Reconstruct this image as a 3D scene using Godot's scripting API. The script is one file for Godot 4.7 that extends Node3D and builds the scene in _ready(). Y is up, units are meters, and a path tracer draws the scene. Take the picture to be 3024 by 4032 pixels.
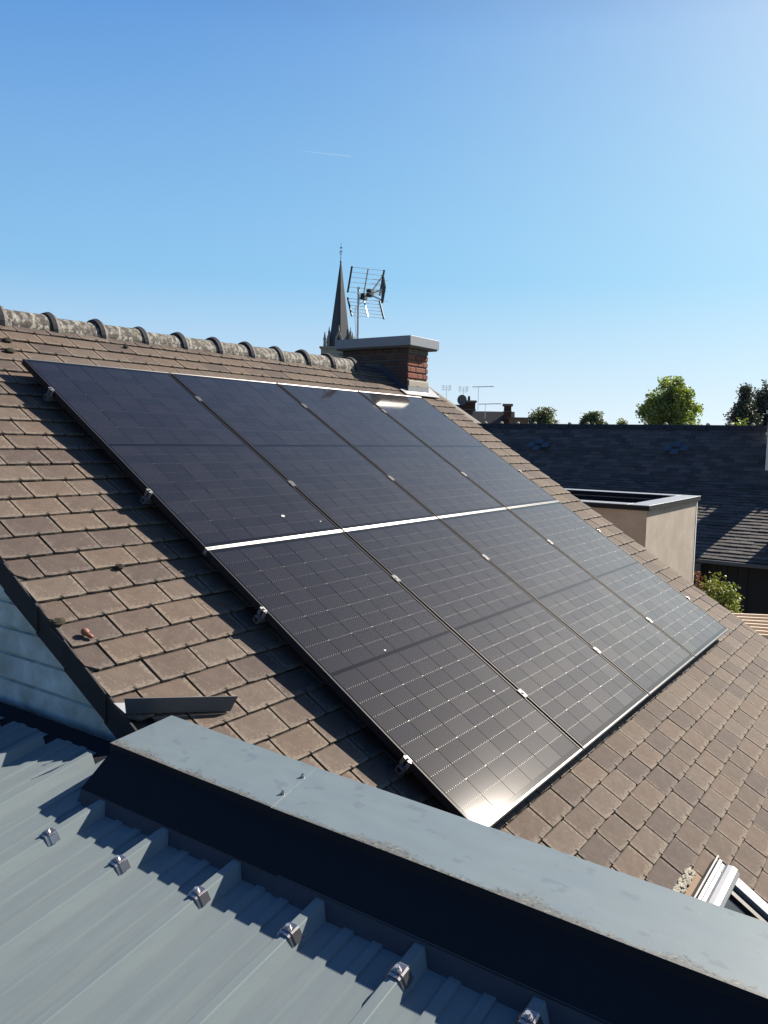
extends Node3D

# ---------------------------------------------------------------- constants
const SL := 0.535827      # sine of the roof pitch (32.4 degrees)
const CL := 0.844328      # cosine of the roof pitch
const SZ := 0.10          # depth of the slate plane below the panel faces
var RB := Basis(Vector3(1, 0, 0), Vector3(0, CL, SL), Vector3(0, -SL, CL))   # x along the ridge, y off the roof, z down the slope
var R0 := Vector3(0, 5.6, 0)
var CAM := Vector3(-2.6267, 5.1929, 4.3188)
var CX := Vector3(0.57030949, 0.01972443, 0.82119306)
var CY := Vector3(0.064489, 0.99555089, -0.06869926)
var CZ := Vector3(-0.81889453, 0.09213776, 0.56650011)
var SUN := Vector3(0.78, 0.57, 0.257)
var rng := RandomNumberGenerator.new()
var M := {}
var taken := {}

# ---------------------------------------------------------------- helpers
func srgb(r: float, g: float, b: float) -> Color:
	return Color(r, g, b).linear_to_srgb()

func mat(r: float, g: float, b: float, rough := 0.8, metal := 0.0) -> StandardMaterial3D:
	var m := StandardMaterial3D.new()
	m.albedo_color = srgb(r, g, b)
	m.roughness = rough
	m.metallic = metal
	return m

func tone(m: StandardMaterial3D, k: float) -> StandardMaterial3D:
	var c := m.duplicate() as StandardMaterial3D
	var l := m.albedo_color.srgb_to_linear()
	c.albedo_color = Color(l.r * k, l.g * k, l.b * k).linear_to_srgb()
	return c

func stool() -> SurfaceTool:
	var st := SurfaceTool.new()
	st.begin(Mesh.PRIMITIVE_TRIANGLES)
	return st

func tri(st: SurfaceTool, a: Vector3, b: Vector3, c: Vector3, out: Vector3, ua := Vector2.ZERO, ub := Vector2.ZERO, uc := Vector2.ZERO) -> void:
	var n := (b - a).cross(c - a)
	if n.length_squared() < 1e-16:
		return
	n = n.normalized()
	if n.dot(out) < 0.0:
		n = -n
		var t := b
		b = c
		c = t
		var u := ub
		ub = uc
		uc = u
	# front faces run clockwise
	st.set_normal(n)
	st.set_uv(ua)
	st.add_vertex(a)
	st.set_normal(n)
	st.set_uv(uc)
	st.add_vertex(c)
	st.set_normal(n)
	st.set_uv(ub)
	st.add_vertex(b)

func quad(st: SurfaceTool, a: Vector3, b: Vector3, c: Vector3, d: Vector3, out: Vector3, u0 := Vector2(0, 0), u1 := Vector2(1, 1)) -> void:
	tri(st, a, b, c, out, u0, Vector2(u1.x, u0.y), u1)
	tri(st, a, c, d, out, u0, u1, Vector2(u0.x, u1.y))

# convex polygon pushed along ext
func prism(st: SurfaceTool, p: Array, ext: Vector3) -> void:
	var c := Vector3.ZERO
	for v in p:
		c += v
	c = c / p.size() + ext * 0.5
	var e := ext.normalized()
	for i in range(1, p.size() - 1):
		tri(st, p[0], p[i], p[i + 1], -e, Vector2(p[0].x, p[0].z), Vector2(p[i].x, p[i].z), Vector2(p[i + 1].x, p[i + 1].z))
		tri(st, p[0] + ext, p[i] + ext, p[i + 1] + ext, e, Vector2(p[0].x, p[0].z), Vector2(p[i].x, p[i].z), Vector2(p[i + 1].x, p[i + 1].z))
	for i in p.size():
		var a: Vector3 = p[i]
		var b: Vector3 = p[(i + 1) % p.size()]
		quad(st, a, b, b + ext, a + ext, (a + b + ext) * 0.5 - c)

func box(st: SurfaceTool, lo: Vector3, hi: Vector3) -> void:
	prism(st, [Vector3(lo.x, lo.y, lo.z), Vector3(hi.x, lo.y, lo.z), Vector3(hi.x, lo.y, hi.z), Vector3(lo.x, lo.y, hi.z)], Vector3(0, hi.y - lo.y, 0))

# box with chamfered upper and lower edges
func bevel_box(st: SurfaceTool, lo: Vector3, hi: Vector3, e: float) -> void:
	var c := (lo + hi) * 0.5
	var ring := func(y: float, k: float) -> Array:
		var w := hi.x - lo.x
		var a := []
		for s in [[k, e], [e, k]]:
			pass
		a.append(Vector3(lo.x + k, y, lo.z + k))
		a.append(Vector3(hi.x - k, y, lo.z + k))
		a.append(Vector3(hi.x - k, y, hi.z - k))
		a.append(Vector3(lo.x + k, y, hi.z - k))
		return a
	var rs := [ring.call(lo.y, e), ring.call(lo.y + e, 0.0), ring.call(hi.y - e, 0.0), ring.call(hi.y, e)]
	for k in 3:
		for i in 4:
			var j := (i + 1) % 4
			quad(st, rs[k][i], rs[k][j], rs[k + 1][j], rs[k + 1][i], (rs[k][i] + rs[k + 1][j]) * 0.5 - c)
	quad(st, rs[0][0], rs[0][1], rs[0][2], rs[0][3], Vector3.DOWN)
	quad(st, rs[3][0], rs[3][1], rs[3][2], rs[3][3], Vector3.UP)

func tube(st: SurfaceTool, a: Vector3, b: Vector3, r1: float, r2: float, seg := 8) -> void:
	var d := (b - a).normalized()
	var x := d.cross(Vector3.UP if absf(d.y) < 0.9 else Vector3.RIGHT).normalized()
	var y := d.cross(x)
	for i in seg:
		var t0 := TAU * i / seg
		var t1 := TAU * (i + 1) / seg
		var n0 := x * cos(t0) + y * sin(t0)
		var n1 := x * cos(t1) + y * sin(t1)
		quad(st, a + n0 * r1, a + n1 * r1, b + n1 * r2, b + n0 * r2, n0 + n1)
		tri(st, a, a + n0 * r1, a + n1 * r1, -d)
		tri(st, b, b + n0 * r2, b + n1 * r2, d)

func blob(st: SurfaceTool, c: Vector3, r: Vector3, seg := 10, rough := 0.0) -> void:
	var pt := func(i: int, j: int) -> Vector3:
		var t := PI * i / float(seg)
		var p := TAU * (j % (2 * seg)) / float(2 * seg)
		var k := 1.0 + rough * sin(7.0 * t + 3.0 * p) * cos(5.0 * p - 2.0 * t)
		return c + Vector3(r.x * sin(t) * cos(p), r.y * cos(t), r.z * sin(t) * sin(p)) * k
	for i in seg:
		for j in 2 * seg:
			var a: Vector3 = pt.call(i, j)
			var b: Vector3 = pt.call(i, j + 1)
			var d: Vector3 = pt.call(i + 1, j + 1)
			var e: Vector3 = pt.call(i + 1, j)
			quad(st, a, b, d, e, (a + d) * 0.5 - c)

func numbered(called: String) -> String:
	if not taken.has(called):
		taken[called] = 0
		return called
	taken[called] += 1
	return "%s_%03d" % [called, taken[called]]

func thing(called: String, label: String, category: String, at := Transform3D.IDENTITY, group := "") -> Node3D:
	var o := Node3D.new()
	o.name = numbered(called)
	add_child(o)
	o.transform = at
	tag(o, label, category, group)
	return o

func tag(o: Node, label: String, category := "", group := "") -> void:
	o.set_meta("label", label)
	if category:
		o.set_meta("category", category)
	if group:
		o.set_meta("group", group)

func put(called: String, mesh: Mesh, m: Material, parent: Node, at := Transform3D.IDENTITY) -> MeshInstance3D:
	var o := MeshInstance3D.new()
	o.name = numbered(called) if parent == self else called
	o.mesh = mesh
	o.material_override = m
	parent.add_child(o, true)
	o.transform = at
	return o

func obj(called: String, st: SurfaceTool, m: Material, parent: Node, at := Transform3D.IDENTITY) -> MeshInstance3D:
	return put(called, st.commit(), m, parent, at)

func group_part(called: String, parent: Node, at := Transform3D.IDENTITY) -> Node3D:
	var o := Node3D.new()
	o.name = called
	parent.add_child(o, true)
	o.transform = at
	return o

func stuff(o: Node) -> void:
	o.set_meta("kind", "stuff")

func struct(called: String, st: SurfaceTool, m: Material) -> MeshInstance3D:
	var o := obj(called, st, m, self)
	o.set_meta("kind", "structure")
	return o

func roofp(u: float, n: float, v: float) -> Vector3:
	return R0 + RB * Vector3(u, n, v)

# a point seen at an azimuth and elevation (degrees) from the roof edge, d metres off
func bearing(az: float, el: float, d: float) -> Vector3:
	var a := deg_to_rad(az)
	return CAM + Vector3(cos(a) * d, tan(deg_to_rad(el)) * d, sin(a) * d)

func in_view(p: Vector3) -> bool:
	var r := p - CAM
	var z := -r.dot(CZ)
	if z < 0.1:
		return false
	var t := tan(deg_to_rad(32.33))
	return absf(r.dot(CY) / z) < t * 1.03 and absf(r.dot(CX) / z) < t * 0.775

func noise_tex(size: int, lo: Color, hi: Color, freq: float, sd: int, oct := 5, gain := 0.6) -> ImageTexture:
	var n := FastNoiseLite.new()
	n.seed = sd
	n.frequency = freq
	n.fractal_octaves = oct
	n.fractal_gain = gain
	var src := n.get_seamless_image(size, size)
	var im := Image.create(size, size, false, Image.FORMAT_RGB8)
	for y in size:
		for x in size:
			im.set_pixel(x, y, lo.lerp(hi, src.get_pixel(x, y).r))
	return ImageTexture.create_from_image(im)

func tri_mat(m: StandardMaterial3D, t: Texture2D, scale: float) -> StandardMaterial3D:
	m.albedo_texture = t
	m.uv1_triplanar = true
	m.uv1_world_triplanar = true
	m.uv1_scale = Vector3.ONE * scale
	return m

# ---------------------------------------------------------------- scene
func _ready() -> void:
	rng.seed = 7
	# camera
	var cam := Camera3D.new()
	cam.name = "camera"
	add_child(cam)
	cam.transform = Transform3D(Basis(CX, CY, CZ), CAM)
	cam.fov = 64.658
	cam.near = 0.05
	cam.far = 4000.0
	cam.current = true
	# sky
	var env := Environment.new()
	env.background_mode = Environment.BG_SKY
	var sky := Sky.new()
	var pano := PanoramaSkyMaterial.new()
	pano.panorama = sky_picture()
	sky.sky_material = pano
	env.sky = sky
	env.tonemap_mode = Environment.TONE_MAPPER_LINEAR
	env.tonemap_exposure = 2.4
	env.sdfgi_enabled = true
	env.ssao_enabled = true
	env.ssil_enabled = true
	var we := WorldEnvironment.new()
	we.name = "world_environment"
	we.environment = env
	add_child(we)
	# sun
	var sun := DirectionalLight3D.new()
	sun.name = "sun"
	sun.light_color = Color(1.0, 0.955, 0.89)
	sun.light_energy = 1.6
	sun.light_angular_distance = 0.53
	sun.shadow_enabled = true
	add_child(sun)
	sun.look_at_from_position(SUN * 50.0, Vector3.ZERO, Vector3.UP)

	materials()
	ground()
	slate_house()
	annex()
	panels()
	rails()
	small_roof_things()
	antenna()
	flat_roof_extension()
	slate_barn()
	church()
	far_houses()
	plants()
	yard()

func sky_picture() -> ImageTexture:
	var w := 1024
	var h := 512
	var im := Image.create(w, h, false, Image.FORMAT_RGBF)
	var s := SUN.normalized()
	# display-referred colours of the photographed sky, taken back through the exposure
	var zen := Vector3(0.010, 0.046, 0.20)
	var deep := Vector3(0.095, 0.268, 0.655)
	var low := Vector3(0.258, 0.525, 0.82)
	var hor := Vector3(0.76, 0.83, 0.905)
	for y in h:
		var th := PI * (y + 0.5) / h
		var el := 90.0 - rad_to_deg(th)
		for x in w:
			var ph := TAU * (x + 0.5) / w
			var d := Vector3(sin(th) * sin(ph), cos(th), -sin(th) * cos(ph))
			var g := rad_to_deg(acos(clampf(d.dot(s), -1, 1)))
			var e := maxf(el, 0.0)
			var c: Vector3
			if e < 10.5:
				c = hor.lerp(low, pow(e / 10.5, 0.9))
			elif e < 26.0:
				c = low.lerp(deep, pow((e - 10.5) / 15.5, 1.05))
			else:
				c = deep.lerp(zen, pow((e - 26.0) / 64.0, 0.6))
			# brighter and whiter towards the sun, deeper on the far side
			var q := sqrt(g * g + 256.0)
			# (there is less haze to light up the steeper one looks)
			var air := minf(1.0, 0.4226 / maxf(sin(deg_to_rad(e)), 0.05))
			c += Vector3(3.4 * exp(-q / 14.0), 2.05 * exp(-q / 18.5), 0.92 * exp(-q / 24.0)) * air * air
			var far := smoothstep(66.0, 120.0, g) * smoothstep(2.0, 24.0, e)
			c = Vector3(c.x * (1.0 - 0.84 * far), c.y * (1.0 - 0.76 * far), c.z * (1.0 - 0.62 * far)) / 2.4
			if el < 0.0:
				c = c.lerp(Vector3(0.05, 0.055, 0.045), smoothstep(0.0, 3.0, -el))
			im.set_pixel(x, y, Color(c.x, c.y, c.z))
	return ImageTexture.create_from_image(im)

# ---------------------------------------------------------------- materials
func slate_tex(sd: int) -> ImageTexture:
	var w := 160
	var h := 112
	var n := FastNoiseLite.new()
	n.seed = sd
	n.frequency = 0.022
	n.fractal_octaves = 5
	n.fractal_gain = 0.62
	var f := FastNoiseLite.new()
	f.seed = sd + 50
	f.frequency = 0.11
	f.fractal_octaves = 3
	var im := Image.create(w, h, false, Image.FORMAT_RGB8)
	for y in h:
		for x in w:
			var k := 1.0 + 0.26 * n.get_noise_2d(x * 0.6, y * 0.6) + 0.05 * f.get_noise_2d(x, y)
			var c := Vector3(0.106, 0.083, 0.069) * k
			c = c.lerp(Vector3(0.097, 0.081, 0.070), clampf(0.5 + 1.3 * n.get_noise_2d(x + 300, y + 90), 0.0, 1.0) * 0.6)
			# pale weathered rim along the lower edge and the sides
			var edge := minf(minf(float(x), float(w - 1 - x)) * 0.9, float(h - 1 - y) * 0.75) / 15.0
			var rim := clampf(1.0 - edge + 0.9 * f.get_noise_2d(x * 0.6, y * 0.6) + 0.5 * n.get_noise_2d(x * 1.5, y * 1.5), 0.0, 1.0)
			c = c.lerp(Vector3(0.195, 0.168, 0.138), rim * 0.72)
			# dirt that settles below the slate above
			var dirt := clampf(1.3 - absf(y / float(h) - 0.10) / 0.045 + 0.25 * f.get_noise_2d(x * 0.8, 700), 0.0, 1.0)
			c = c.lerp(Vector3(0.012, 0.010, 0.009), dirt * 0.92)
			# pale streaks and specks
			var s := n.get_noise_2d(x * 3.0 + 40, y * 0.9 + 500)
			if s > 0.30:
				c = c.lerp(Vector3(0.165, 0.144, 0.120), clampf((s - 0.30) * 3.0, 0.0, 0.45))
			var l := f.get_noise_2d(x * 1.7 + 900, y * 1.7)
			if l > 0.60:
				c = c.lerp(Vector3(0.21, 0.20, 0.175), 0.7)
			elif l < -0.62:
				c *= 0.72
			im.set_pixel(x, y, Color(c.x, c.y, c.z).linear_to_srgb())
	return ImageTexture.create_from_image(im)

func coping_tex() -> ImageTexture:
	var w := 1400
	var h := 150
	var n := FastNoiseLite.new()
	n.seed = 3
	n.frequency = 0.02
	n.fractal_octaves = 5
	var f := FastNoiseLite.new()
	f.seed = 8
	f.frequency = 0.09
	f.fractal_octaves = 4
	f.fractal_gain = 0.65
	var im := Image.create(w, h, false, Image.FORMAT_RGB8)
	for y in h:            # y = 0 at the edge next to the metal roof
		for x in w:
			var c := Vector3(0.120, 0.155, 0.172) * (1.0 + 0.08 * n.get_noise_2d(x * 0.6, y))
			c = c.lerp(Vector3(0.110, 0.142, 0.169), clampf(n.get_noise_2d(x * 0.5 + 700, y * 0.7) * 1.2, 0.0, 0.5))
			var a := n.get_noise_2d(x * 1.0, y * 1.3 + 60)
			if a > 0.36:
				c = c.lerp(Vector3(0.085, 0.108, 0.135), clampf((a - 0.36) * 5.0, 0.0, 0.55))
			# grime that gathers along the lower lip
			var reach := 7.0 + 30.0 * clampf(n.get_noise_2d(x * 0.45, 900) + 0.18, 0.0, 1.0) + 12.0 * f.get_noise_2d(x, y * 1.5)
			var g := clampf(1.0 - y / maxf(reach, 1.0), 0.0, 1.0)
			c = c.lerp(Vector3(0.085, 0.074, 0.058), pow(g, 0.8) * 0.80)
			if g > 0.2 and f.get_noise_2d(x * 1.6 + 300, y * 1.6) > 0.36:
				c = c.lerp(Vector3(0.24, 0.21, 0.165), 0.8)
			if g > 0.1 and f.get_noise_2d(x * 1.3 + 800, y * 1.3) < -0.32:
				c *= 0.4
			if f.get_noise_2d(x * 1.9 + 1300, y * 1.9 + 444) > 0.62:
				c = c.lerp(Vector3(0.24, 0.24, 0.225), 0.7)
			im.set_pixel(x, y, Color(c.x, c.y, c.z).linear_to_srgb())
	# a round smudge, like a dried footprint
	for y in h:
		for x in w:
			var r := Vector2((x - 880.0) * 0.9, y - 76.0).length()
			if r < 32.0 and sin(r * 0.75 + 1.4 * sin(atan2(y - 76.0, x - 880.0) * 2.0)) > 0.15 and f.get_noise_2d(x * 0.7, y * 0.7) > -0.15:
				var o := im.get_pixel(x, y)
				im.set_pixel(x, y, o.lerp(Color(0.36, 0.42, 0.48), 0.35))
	return ImageTexture.create_from_image(im)

func cell_tex() -> ImageTexture:
	var w := 192
	var h := 96
	var im := Image.create(w, h, false, Image.FORMAT_RGB8)
	var n := FastNoiseLite.new()
	n.seed = 4
	n.frequency = 0.05
	for y in h:
		for x in w:
			var c := Vector3(0.0088, 0.0074, 0.0120) * (1.0 + 0.5 * n.get_noise_2d(x, y) + 0.8 * n.get_noise_2d(x * 6.0, y * 6.0))
			if x % 12 == 5 or x % 12 == 6:
				c = Vector3(0.042, 0.041, 0.041)
			im.set_pixel(x, y, Color(c.x, c.y, c.z).linear_to_srgb())
	return ImageTexture.create_from_image(im)

func lichen_tex() -> ImageTexture:
	var s := 320
	var n := FastNoiseLite.new()
	n.seed = 21
	n.frequency = 0.03
	n.fractal_octaves = 4
	n.fractal_gain = 0.6
	var im := Image.create(s, s, false, Image.FORMAT_RGB8)
	for y in s:
		for x in s:
			var c := Vector3(0.060, 0.053, 0.050) * (1.0 + 0.3 * n.get_noise_2d(x * 3.0, y * 3.0))
			var a := n.get_noise_2d(x, y)
			if a > -0.02:
				c = c.lerp(Vector3(0.50, 0.49, 0.45), clampf((a + 0.02) * 9.0, 0.0, 0.9))
			var b := n.get_noise_2d(x * 1.3 + 700, y * 1.3)
			if b > 0.10:
				c = c.lerp(Vector3(0.020, 0.020, 0.017), clampf((b - 0.10) * 10.0, 0.0, 0.95))
			var d := n.get_noise_2d(x * 0.8, y * 0.8 + 900)
			if d > 0.33:
				c = c.lerp(Vector3(0.10, 0.105, 0.045), 0.8)
			var o := n.get_noise_2d(x * 1.1 + 333, y * 1.1 + 1200)
			if o > 0.48:
				c = c.lerp(Vector3(0.30, 0.10, 0.05), 0.7)
			im.set_pixel(x, y, Color(c.x, c.y, c.z).linear_to_srgb())
	return ImageTexture.create_from_image(im)

func materials() -> void:
	var grain := noise_tex(256, Color(0.35, 0.35, 0.35), Color(0.65, 0.65, 0.65), 0.03, 5, 5, 0.7)
	var slates := []
	for k in 4:
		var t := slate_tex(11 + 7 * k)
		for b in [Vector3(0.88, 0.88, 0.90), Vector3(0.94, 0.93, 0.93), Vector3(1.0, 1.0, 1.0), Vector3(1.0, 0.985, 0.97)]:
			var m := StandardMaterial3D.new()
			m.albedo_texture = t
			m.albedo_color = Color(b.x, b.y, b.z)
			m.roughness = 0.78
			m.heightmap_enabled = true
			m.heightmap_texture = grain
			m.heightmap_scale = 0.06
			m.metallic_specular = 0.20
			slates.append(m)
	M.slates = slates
	M.slate_plain = slates[1]
	M.deck = mat(0.05, 0.042, 0.035, 0.9)
	M.hook = mat(0.045, 0.040, 0.036, 0.6, 0.2)
	M.verge = tri_mat(mat(0.022, 0.023, 0.027, 0.85), noise_tex(128, Color(0.75, 0.75, 0.75), Color(1, 1, 1), 0.03, 9), 2.0)
	M.ridge = tri_mat(mat(0.58, 0.57, 0.56, 0.85), lichen_tex(), 1.5)
	M.collar = tri_mat(mat(0.042, 0.040, 0.045, 0.7), noise_tex(128, Color(0.6, 0.6, 0.6), Color(1, 1, 1), 0.04, 19), 5.0)
	M.moss = mat(0.030, 0.027, 0.017, 1.0)
	M.render = tri_mat(mat(0.36, 0.305, 0.255, 0.9), noise_tex(256, Color(0.86, 0.85, 0.84), Color(1, 1, 1), 0.012, 29, 6, 0.65), 0.6)
	var board := tri_mat(mat(0.60, 0.72, 0.73, 0.6), noise_tex(256, Color(0.70, 0.70, 0.67), Color(1, 1, 1), 0.012, 39, 5, 0.65), 1.1)
	M.board = board
	# metal sheets
	var tin := noise_tex(512, Color(0.90, 0.91, 0.935), Color(1, 1, 1), 0.014, 49, 6, 0.72)
	M.sheet = tri_mat(mat(0.172, 0.208, 0.214, 0.48), tin, 1.3)
	M.sheet.metallic_specular = 0.28
	M.sheet.uv1_scale = Vector3(0.35, 2.2, 2.6)
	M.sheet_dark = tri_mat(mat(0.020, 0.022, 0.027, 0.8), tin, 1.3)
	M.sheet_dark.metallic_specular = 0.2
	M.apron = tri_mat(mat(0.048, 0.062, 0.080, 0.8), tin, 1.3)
	M.apron.metallic_specular = 0.3
	var cp := StandardMaterial3D.new()
	cp.albedo_texture = coping_tex()
	cp.roughness = 0.45
	M.coping = cp
	M.paint = mat(0.16, 0.195, 0.205, 0.45)
	M.zinc = tri_mat(mat(0.26, 0.27, 0.29, 0.45, 0.25), tin, 2.0)
	M.zinc_dark = mat(0.060, 0.072, 0.088, 0.5, 0.1)
	M.steel = mat(0.36, 0.34, 0.34, 0.28, 0.9)
	M.alu = mat(0.50, 0.50, 0.51, 0.42, 0.85)
	M.rail = mat(0.20, 0.20, 0.21, 0.5, 0.5)
	M.clamp = mat(0.05, 0.05, 0.055, 0.55, 0.2)
	M.black = mat(0.02, 0.02, 0.022, 0.55)
	M.white_lichen = tri_mat(mat(0.50, 0.48, 0.42, 0.95), noise_tex(128, Color(0.66, 0.64, 0.58), Color(1, 1, 1), 0.06, 59, 5, 0.7), 7.0)
	# panels
	var cell := StandardMaterial3D.new()
	cell.albedo_texture = cell_tex()
	cell.roughness = 0.50
	cell.metallic_specular = 0.095
	cell.clearcoat_enabled = true
	cell.clearcoat = 0.8
	cell.clearcoat_roughness = 0.07
	M.cell = []
	for k in 3:
		var c3 := cell.duplicate() as StandardMaterial3D
		c3.albedo_color = Color(0.90 + 0.05 * k, 0.90 + 0.05 * k, 0.90 + 0.05 * k)
		c3.roughness = 0.47 + 0.03 * k
		M.cell.append(c3)
	M.laminate = mat(0.004, 0.004, 0.005, 0.45)
	M.laminate.clearcoat_enabled = true
	M.laminate.metallic_specular = 0.06
	M.laminate.clearcoat = 0.8
	M.laminate.clearcoat_roughness = 0.07
	M.pad = mat(0.26, 0.26, 0.26, 0.45, 0.7)
	M.frame_side = mat(0.022, 0.022, 0.025, 0.5)  # same bars as the ends; the lack of glare is put into the colour
	M.frame_side.metallic_specular = 0.25
	M.ribbon = mat(0.13, 0.13, 0.13, 0.5, 0.5)
	var fr := mat(0.26, 0.26, 0.265, 0.44, 0.85)
	fr.anisotropy_enabled = true
	fr.anisotropy = 0.95
	M.frame = fr
	# masonry
	var reds := []
	for c in [Vector3(0.30, 0.085, 0.045), Vector3(0.36, 0.105, 0.055), Vector3(0.24, 0.075, 0.05), Vector3(0.27, 0.12, 0.08), Vector3(0.20, 0.09, 0.065)]:
		reds.append(tri_mat(mat(c.x, c.y, c.z, 0.9), grain, 6.0))
		reds[-1].albedo_color = Color(minf(c.x * 2.9, 0.95), c.y * 2.4, c.z * 2.3).linear_to_srgb()
	M.bricks = reds
	M.old_brick = tri_mat(mat(0.17, 0.085, 0.065, 0.9), grain, 1.0)
	var shaded_brick := []  # west face bricks, with the shade on that side put into their colour
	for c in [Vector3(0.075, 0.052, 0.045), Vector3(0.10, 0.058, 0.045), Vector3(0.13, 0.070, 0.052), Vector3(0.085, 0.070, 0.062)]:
		shaded_brick.append(mat(c.x, c.y, c.z, 0.95))
	M.shaded_brick = shaded_brick
	M.mortar = tri_mat(mat(0.42, 0.37, 0.31, 0.95), grain, 5.0)
	M.mortar_dark = mat(0.12, 0.11, 0.10, 0.95)
	M.stone = tri_mat(mat(0.40, 0.37, 0.32, 0.9), noise_tex(128, Color(0.75, 0.75, 0.75), Color(1, 1, 1), 0.04, 69), 0.3)
	M.spire = tri_mat(mat(0.045, 0.047, 0.058, 0.5), noise_tex(128, Color(0.8, 0.8, 0.8), Color(1, 1, 1), 0.09, 79), 0.25)
	M.glass = mat(0.02, 0.025, 0.03, 0.08)
	M.barn = []
	for k in 4:
		M.barn.append(mat(0.058 + 0.014 * k, 0.055 + 0.013 * k, 0.053 + 0.012 * k, 0.68))
		M.barn[k].metallic_specular = 0.3
	M.dark_wood = mat(0.022, 0.020, 0.020, 0.9)
	M.timber = mat(0.52, 0.42, 0.32, 0.8)
	M.bark = mat(0.07, 0.055, 0.04, 0.95)

func ground() -> void:
	var st := stool()
	quad(st, Vector3(-900, 0, -900), Vector3(900, 0, -900), Vector3(900, 0, 900), Vector3(-900, 0, 900), Vector3.UP)
	struct("ground", st, tri_mat(mat(0.10, 0.11, 0.06, 1.0), noise_tex(256, Color(0.6, 0.6, 0.55), Color(1, 1, 1), 0.02, 89), 0.08))

# ---------------------------------------------------------------- the slated house
# one slate: bottom edge at z = 0, running up to z = -len, top face at y = 0 at the bottom edge
func slate_mesh(w: float, r: RandomNumberGenerator, clip_left := 0.0, clip_right := 0.0) -> ArrayMesh:
	var st := stool()
	var t := 0.0072
	var tilt := 0.080
	var ln := 0.275
	var p := []
	var hw := w * 0.5
	var nb := 7
	# bottom edge with small chips
	for i in nb:
		var x := -hw + w * i / (nb - 1.0)
		var z := r.randf_range(-0.0022, 0.0012)
		if i == 0 and clip_left > 0.0:
			p.append(Vector3(-hw, 0, -clip_left))
			p.append(Vector3(-hw + clip_left * 1.15, 0, 0))
			continue
		if i == 0 or i == nb - 1:
			z -= r.randf_range(0.0, 0.005)
		if clip_left > 0.0 and x < -hw + clip_left * 1.15:
			continue
		p.append(Vector3(x, 0, z))
	p.append(Vector3(hw - r.randf_range(0.0, 0.0015), 0, -0.07))
	p.append(Vector3(hw, 0, -ln))
	p.append(Vector3(-hw, 0, -ln))
	p.append(Vector3(-hw + r.randf_range(0.0, 0.0015), 0, -0.08 - clip_left))
	var c := Vector3(0, -t * 0.5, -ln * 0.5)
	var top := []
	for v in p:
		top.append(Vector3(v.x, v.z * tilt, v.z))
	var mid := Vector3(0, -0.1 * tilt, -0.1)
	for i in top.size():
		var a: Vector3 = top[i]
		var b: Vector3 = top[(i + 1) % top.size()]
		var ua := Vector2(a.x / 0.2265 + 0.5, 1.0 + a.z / 0.15)
		var ub := Vector2(b.x / 0.2265 + 0.5, 1.0 + b.z / 0.15)
		tri(st, mid, a, b, Vector3.UP, Vector2(0.5, 0.33), ua, ub)
		var a2 := a - Vector3(0, t, 0) + Vector3(0, 0, 0.0015)
		var b2 := b - Vector3(0, t, 0) + Vector3(0, 0, 0.0015)
		quad(st, a, b, b2, a2, (a + b) * 0.5 - mid, ua, ub)
		tri(st, mid - Vector3(0, t, 0), a2, b2, Vector3.DOWN)
	return st.commit()

func covered(p: Vector3) -> bool:
	# hidden from the photograph by the coping of the metal roof?
	if p.y > 4.2:
		return false
	var k := (CAM.y - 4.2) / (CAM.y - p.y)
	var x := CAM.x + (p.x - CAM.x) * k
	return x < -0.80

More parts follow.
